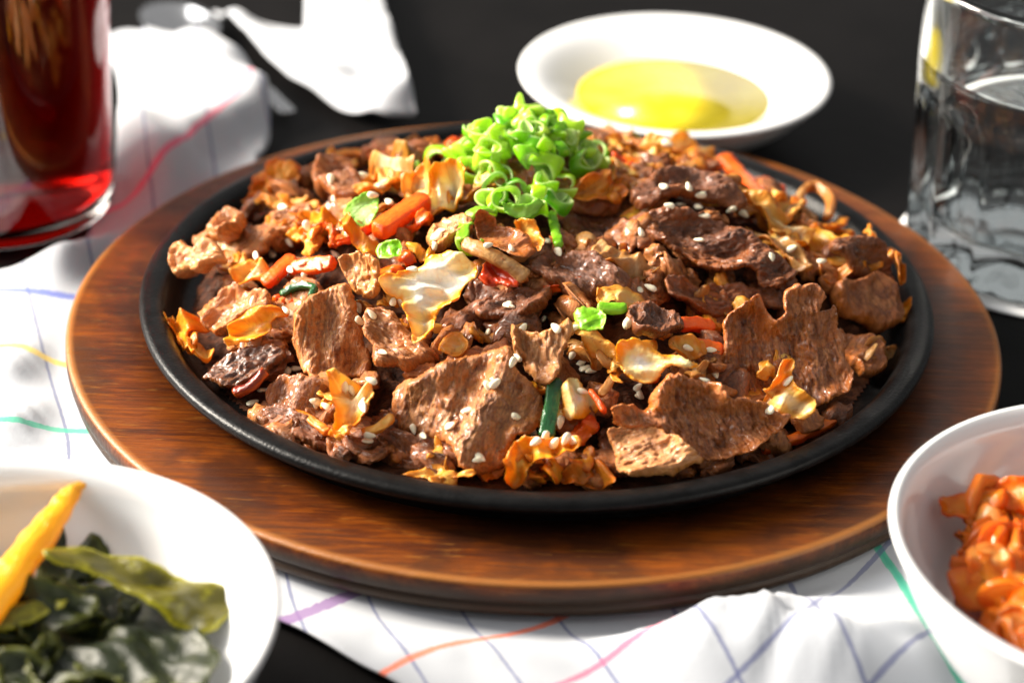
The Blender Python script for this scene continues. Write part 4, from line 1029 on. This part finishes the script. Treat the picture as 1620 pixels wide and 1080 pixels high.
for k in range(46):
    x0 = rng.uniform(1492, 1660); y0 = rng.uniform(785, 1040)
    if y0 > 860 + (x0 - 1492) * 1.15: continue
    p = at_z(x0, y0, .0265 + .004 * rng.uniform())
    if math.hypot(p[0] - KB[0], p[1] - KB[1]) > .050: continue
    th = rng.uniform(0, 6.28); L = rng.uniform(.008, .018)
    path = np.array([(p[0] + L * t * math.cos(th + 1.5 * t), p[1] + L * t * math.sin(th + 1.5 * t), p[2] + rng.normal(0, .0016)) for t in np.linspace(-.5, .5, 5)])
    o = ribbon3('kimchi_shred', path, unit(np.array([0, -.5, 1]) + rng.normal(0, .5, 3)), 'kimchi_pale' if k % 3 == 0 else 'kimchi', rng.uniform(.009, .017), .0030, twist=(rng.uniform(-1, 1), rng.uniform(-1, 1)), ground=.012, rough=.0009, curl=.001)
    tag(o, 'shred of orange kimchi cabbage heaped in the white bowl', 'kimchi', 'kimchi shreds in the bowl')

# ------------------------------------------------------------------ glasses
def tumbler(center, r0, r1, height, base, wall, label, flutes=0, fl_lo=0, fl_hi=0, depth=.0):
    def rmod(r, z, a):
        if not flutes: return r
        if r < r0 * .9: return r * (1 + (.035 * math.sin(a * 26) if (z < .002 and r > r0 * .5) else 0))  # base ribs added to scatter window light and brighten the glass
        w = max(0, min(1, (z - fl_lo) / .004)) * max(0, min(1, (fl_hi - z) / .008))
        rout = r0 + (r1 - r0) * z / height
        if abs(r - rout) > .0015: return r
        # flat panels meeting in soft ridges
        seg = 2 * math.pi / flutes; b = (a + seg / 2) % seg - seg / 2
        return r * (1 - w * depth * math.cos(b * math.pi / seg))
    def ro(z): return r0 + (r1 - r0) * z / height
    zs = np.linspace(.003, height, 40)
    pr = [(0, .0045 if flutes else .0012), (r0 * .35, .0035 if flutes else .0012), (r0 * .60, .0012), (r0 * .75, .0012), (r0 * .88, .0002), (r0 * .96, .0006), (r0 * .995, .0018)] + [(ro(z), z) for z in zs] \
        + [(ro(height) - wall * .5, height + wall * .4), (ro(height) - wall, height)] + [(ro(z) - wall - .0012 * max(0, 1 - (z - base) / .012), z) for z in np.linspace(height - .002, base + .004, 24)] \
        + [(ro(base) - wall - .004, base + .0012), (ro(base) - wall - .009, base), (0, base)]
    o = lathe('drinking_glass', pr, M['glass'], (center[0], center[1], .0016), seg=300, closed=False, rmod=rmod)
    return tag(o, label, 'glass')
def liquid(name, center, r0, r1, height, base, wall, level, mat, label):
    def ri(z): return r0 + (r1 - r0) * z / height - wall - .0012 * max(0, 1 - (z - base) / .012) + .00025
    pr = [(0, base - .0002), (ri(base) - .0075, base - .0002), (ri(base) - .003, base + .0010)] + [(ri(z), z) for z in np.linspace(base + .004, level, 20)] + [(ri(level) - .0006, level - .0003), (ri(level) - .002, level - .0006), (0, level - .0006)]
    o = lathe(name, pr, M[mat], (center[0], center[1], .0016), seg=128, closed=False)
    return tag(o, label, 'drink')
M['disc_white'] = simple('added_disc', (0.80, 0.81, 0.82), 0.8, nscale=200, namp=0.03)
WG = (0.1830, 0.0830)
co_ = lathe('added_disc', [(0, .0003), (.0520, .0003), (.0525, .0008), (.0520, .0014), (0, .0014)], M['disc_white'], (WG[0], WG[1], 0), seg=96, closed=False)  # guessed disc, added so the glass base shows bright white
tag(co_, 'thin white disc added under the water glass to brighten it', 'added_disc')
tumbler(WG, .0490, .0550, .103, .016, .0042, 'clear fluted water glass standing right of the wooden board', flutes=15, fl_lo=.008, fl_hi=.066, depth=.055)
liquid('water', WG, .0490, .0550, .103, .016, .0042, .074, 'water', 'still water filling the fluted glass')
TG = (-0.1945, 0.0930)
tumbler(TG, .0400, .0460, .125, .0045, .0022, 'clear glass of dark red tea standing on the left')
liquid('tea', TG, .0400, .0460, .125, .0045, .0022, .112, 'tea', 'dark red tea filling the tall glass')

# ------------------------------------------------------------------ checked cloth
def thin_plate(ctrl):
    P = np.array([at_z(x, y, 0)[:2] for x, y, _ in ctrl]) * 10; w = np.array([c[2] for c in ctrl], float); n = len(P)
    U = lambda r: np.where(r > 1e-9, r * r * np.log(r + 1e-12), 0)
    A = np.zeros((n + 3, n + 3)); A[:n, :n] = U(np.linalg.norm(P[:, None] - P[None], axis=2)) + np.eye(n) * .02
    A[:n, n] = A[n, :n] = 1; A[:n, n + 1:] = P; A[n + 1:, :n] = P.T
    k = np.linalg.solve(A, np.r_[w, 0, 0, 0])
    def f(X, Y):
        Q = np.stack([X, Y], -1) * 10
        return U(np.linalg.norm(Q[:, None] - P[None], axis=2)) @ k[:n] + k[n] + Q @ k[n + 1:]
    return f
# where the threads of the weave run: line number across and along the cloth
THREAD_V = thin_plate([(0, 465, 0), (100, 480, 0), (0, 558, 1), (90, 582, 1), (0, 692, 2), (125, 686, 2), (60, 790, 3), (460, 1005, 3), (490, 968, 3), (540, 950, 3),
                       (612, 1078, 4), (645, 1054, 4), (760, 1025, 4), (870, 993, 4), (925, 1075, 5), (1000, 1048, 5), (1090, 1010, 5), (310, 250, -1), (390, 175, -1), (225, 215, -2), (300, 130, -2), (1230, 1060, 6), (1330, 1000, 6.3)])
THREAD_U = thin_plate([(40, 430, 0), (60, 520, 0), (85, 620, 0), (110, 700, 0), (590, 968, 4), (660, 1070, 4), (740, 985, 5), (812, 1078, 5), (885, 990, 6), (932, 1042, 6), (1255, 930, 8), (1280, 990, 8),
                       (1395, 878, 9), (1432, 945, 9), (1470, 1010, 9), (200, 200, 1.5), (380, 200, 3.5)])
def seg_dist(X, Y, a, b):
    ax, ay = a; bx, by = b; dx, dy = bx - ax, by - ay
    t = np.clip(((X - ax) * dx + (Y - ay) * dy) / (dx * dx + dy * dy), 0, 1)
    return np.hypot(X - ax - t * dx, Y - ay - t * dy), t
def cloth(name, outline_px, folds, label, rot, off, step=.0022, warp=.006, lowers=True, base=.0012, wrinkle=.0022):
    P = np.array([at_z(x, y, 0)[:2] for x, y in outline_px])
    B = catmull_closed(P, step * 1.2)
    lo, hi = B.min(0), B.max(0)
    gx_, gy_ = np.arange(lo[0], hi[0], step), np.arange(lo[1], hi[1], step)
    GX, GY = np.meshgrid(gx_, gy_); G = np.stack([GX.ravel(), GY.ravel()], -1)
    inside = np.zeros(len(G), bool); x, y = G.T; C = np.roll(B, -1, 0)
    for (a0, b0), (a1, b1) in zip(B, C):
        if b0 == b1: continue
        inside ^= ((b0 > y) != (b1 > y)) & (x < (a1 - a0) * (y - b0) / (b1 - b0) + a0)
    G = G[inside]
    dm = np.full(len(G), 9.0)
    for k in range(0, len(B), 200):
        dm = np.minimum(dm, np.hypot(G[:, None, 0] - B[None, k:k + 200, 0], G[:, None, 1] - B[None, k:k + 200, 1]).min(1))
    G = G[dm > step * .5]; nb = len(B)
    vs, es, fs, ov, oe, of = delaunay_2d_cdt([Vector(p) for p in B.tolist() + G.tolist()], [], [list(range(nb))], 1, 1e-7)
    Q = np.array([tuple(v) for v in vs]); T = [tuple(f) for f in fs]
    X, Y = Q.T
    rad = np.hypot(X, Y)
    free = np.clip((rad - .150) / .018, 0, 1); free = free * free * (3 - 2 * free)
    for (c, r) in ((LB, .038), (KB, .039), (TG, .042)):
        f2 = np.clip((np.hypot(X - c[0], Y - c[1]) - r) / .02, 0, 1); free = free * f2 * f2 * (3 - 2 * f2)
    Z = wrinkle * (fbm(X / .040, Y / .034, 41, 2, .35) + .9) * .8
    Z += .0006 * np.clip(.30 - np.abs(perlin(X / .035 + 3, Y / .022, 51)), 0, 1) / .30 * (.5 + .5 * perlin(X / .05, Y / .05, 52))
    wx = X + .004 * perlin(X / .03, Y / .03, 60)
    for (a, b, w, h) in folds:
        A, Bq = at_z(*a, 0)[:2], at_z(*b, 0)[:2]
        d, t = seg_dist(wx, Y, A, Bq)
        Z += h * np.exp(-(d / w) ** 2) * (1 + .3 * perlin(t * 5, t * 0 + w * 900, 7))
    Z = base + np.maximum(Z, 0) * free
    if rot is None:
        u2 = THREAD_U(X, Y) + 6 * Z; v2 = THREAD_V(X, Y) - 6 * Z
    else:
        u2 = X * 0 + .5; v2 = X * 0 + .5
    V = np.c_[X, Y, Z]
    o = mesh_obj(name, V, T, M['cloth'], attrs={'rest': np.c_[u2, v2, 0 * u2]})
    md = o.modifiers.new('thickness', 'SOLIDIFY'); md.thickness = .0009; md.offset = -1
    return tag(o, label, 'cloth')
cloth('kitchen_cloth', [(-260, 470), (-60, 440), (60, 432), (108, 428), (130, 395), (158, 330), (190, 255), (188, 150), (170, 78), (215, 60), (320, 120), (415, 180), (428, 230), (420, 300),
                        (700, 420), (1200, 420), (1440, 640), (1490, 800), (1560, 1000), (1560, 1200), (1000, 1260), (600, 1082), (430, 990), (200, 900), (-260, 780)],
      [((110, 430), (180, 270), .014, .010), ((180, 270), (330, 150), .030, .014), ((235, 85), (410, 190), .012, .008), ((250, 300), (400, 200), .012, .007),
       ((20, 600), (110, 560), .012, .004), ((0, 690), (120, 640), .010, .005), ((1120, 1040), (1330, 1090), .016, .016), ((1100, 1000), (1220, 985), .009, .012),
       ((560, 1000), (860, 1010), .020, .003), ((1000, 1040), (1100, 1090), .010, .005), ((1250, 960), (1450, 1060), .012, .006), ((1360, 900), (1260, 940), .010, .004)],
      'white cotton cloth with thin coloured check lines spread under the board', None, None)
cloth('folded_napkin', [(338, 27), (341, 26), (346, 28), (410, 46), (474, 56), (480, 56), (482, 50), (484, -10), (480, -90), (592, -90), (596, 0), (618, 90), (652, 192), (657, 203), (655, 206), (646, 208), (600, 208), (530, 184), (440, 122), (380, 72), (344, 34)],
      [((590, -60), (645, 190), .010, .012), ((505, -80), (560, 120), .009, .010), ((365, 52), (600, 195), .009, .008), ((560, 20), (600, 130), .006, .005)],
      'plain white napkin corner lying on the dark table behind the plate', math.radians(20), (.016, .012), wrinkle=.002)

# ------------------------------------------------------------------ steel spoon
def spoon():
    a = at_z(285, 45, .004); b = at_z(452, 172, .004)
    d = unit((b - a) * [1, 1, 0]); side = np.array([-d[1], d[0], 0])
    root = bpy.data.objects.new('spoon', None); COL.objects.link(root); root.location = (a[0], a[1], 0)
    n, m = 24, 12; V = []; F = []
    for lay in (0, 1):
        for i in range(n):
            th = 2 * math.pi * i / n
            for j in range(m):
                q = (j + .001) / (m - 1)
                V.append(d * (math.cos(th) * q * .024) + side * (math.sin(th) * q * .0155) + np.array([0, 0, .0015 + .0065 * q * q - .0008 * lay]))
    o = n * m
    for i in range(n):
        i2 = (i + 1) % n
        for j in range(m - 1):
            F.append((i * m + j, i * m + j + 1, i2 * m + j + 1, i2 * m + j)); F.append((o + i * m + j, o + i2 * m + j, o + i2 * m + j + 1, o + i * m + j + 1))
        F.append((i * m + m - 1, o + i * m + m - 1, o + i2 * m + m - 1, i2 * m + m - 1))
    mesh_obj('spoon_bowl', V, F, M['steel'], root)
    path = [a * 0 + d * .0225 + [0, 0, .0075], d * .04 + np.array([0, 0, .0095]), d * .07 + np.array([0, 0, .006]), d * .10 + np.array([0, 0, .003])]
    h = ribbon3('handle', np.array(path), np.array([0, 0, 1.0]), 'steel', .007, .002, ground=.001, rough=0.0)
    h.parent = root
    tag(root, 'steel spoon lying on the dark table between the white cloths', 'spoon')
spoon()
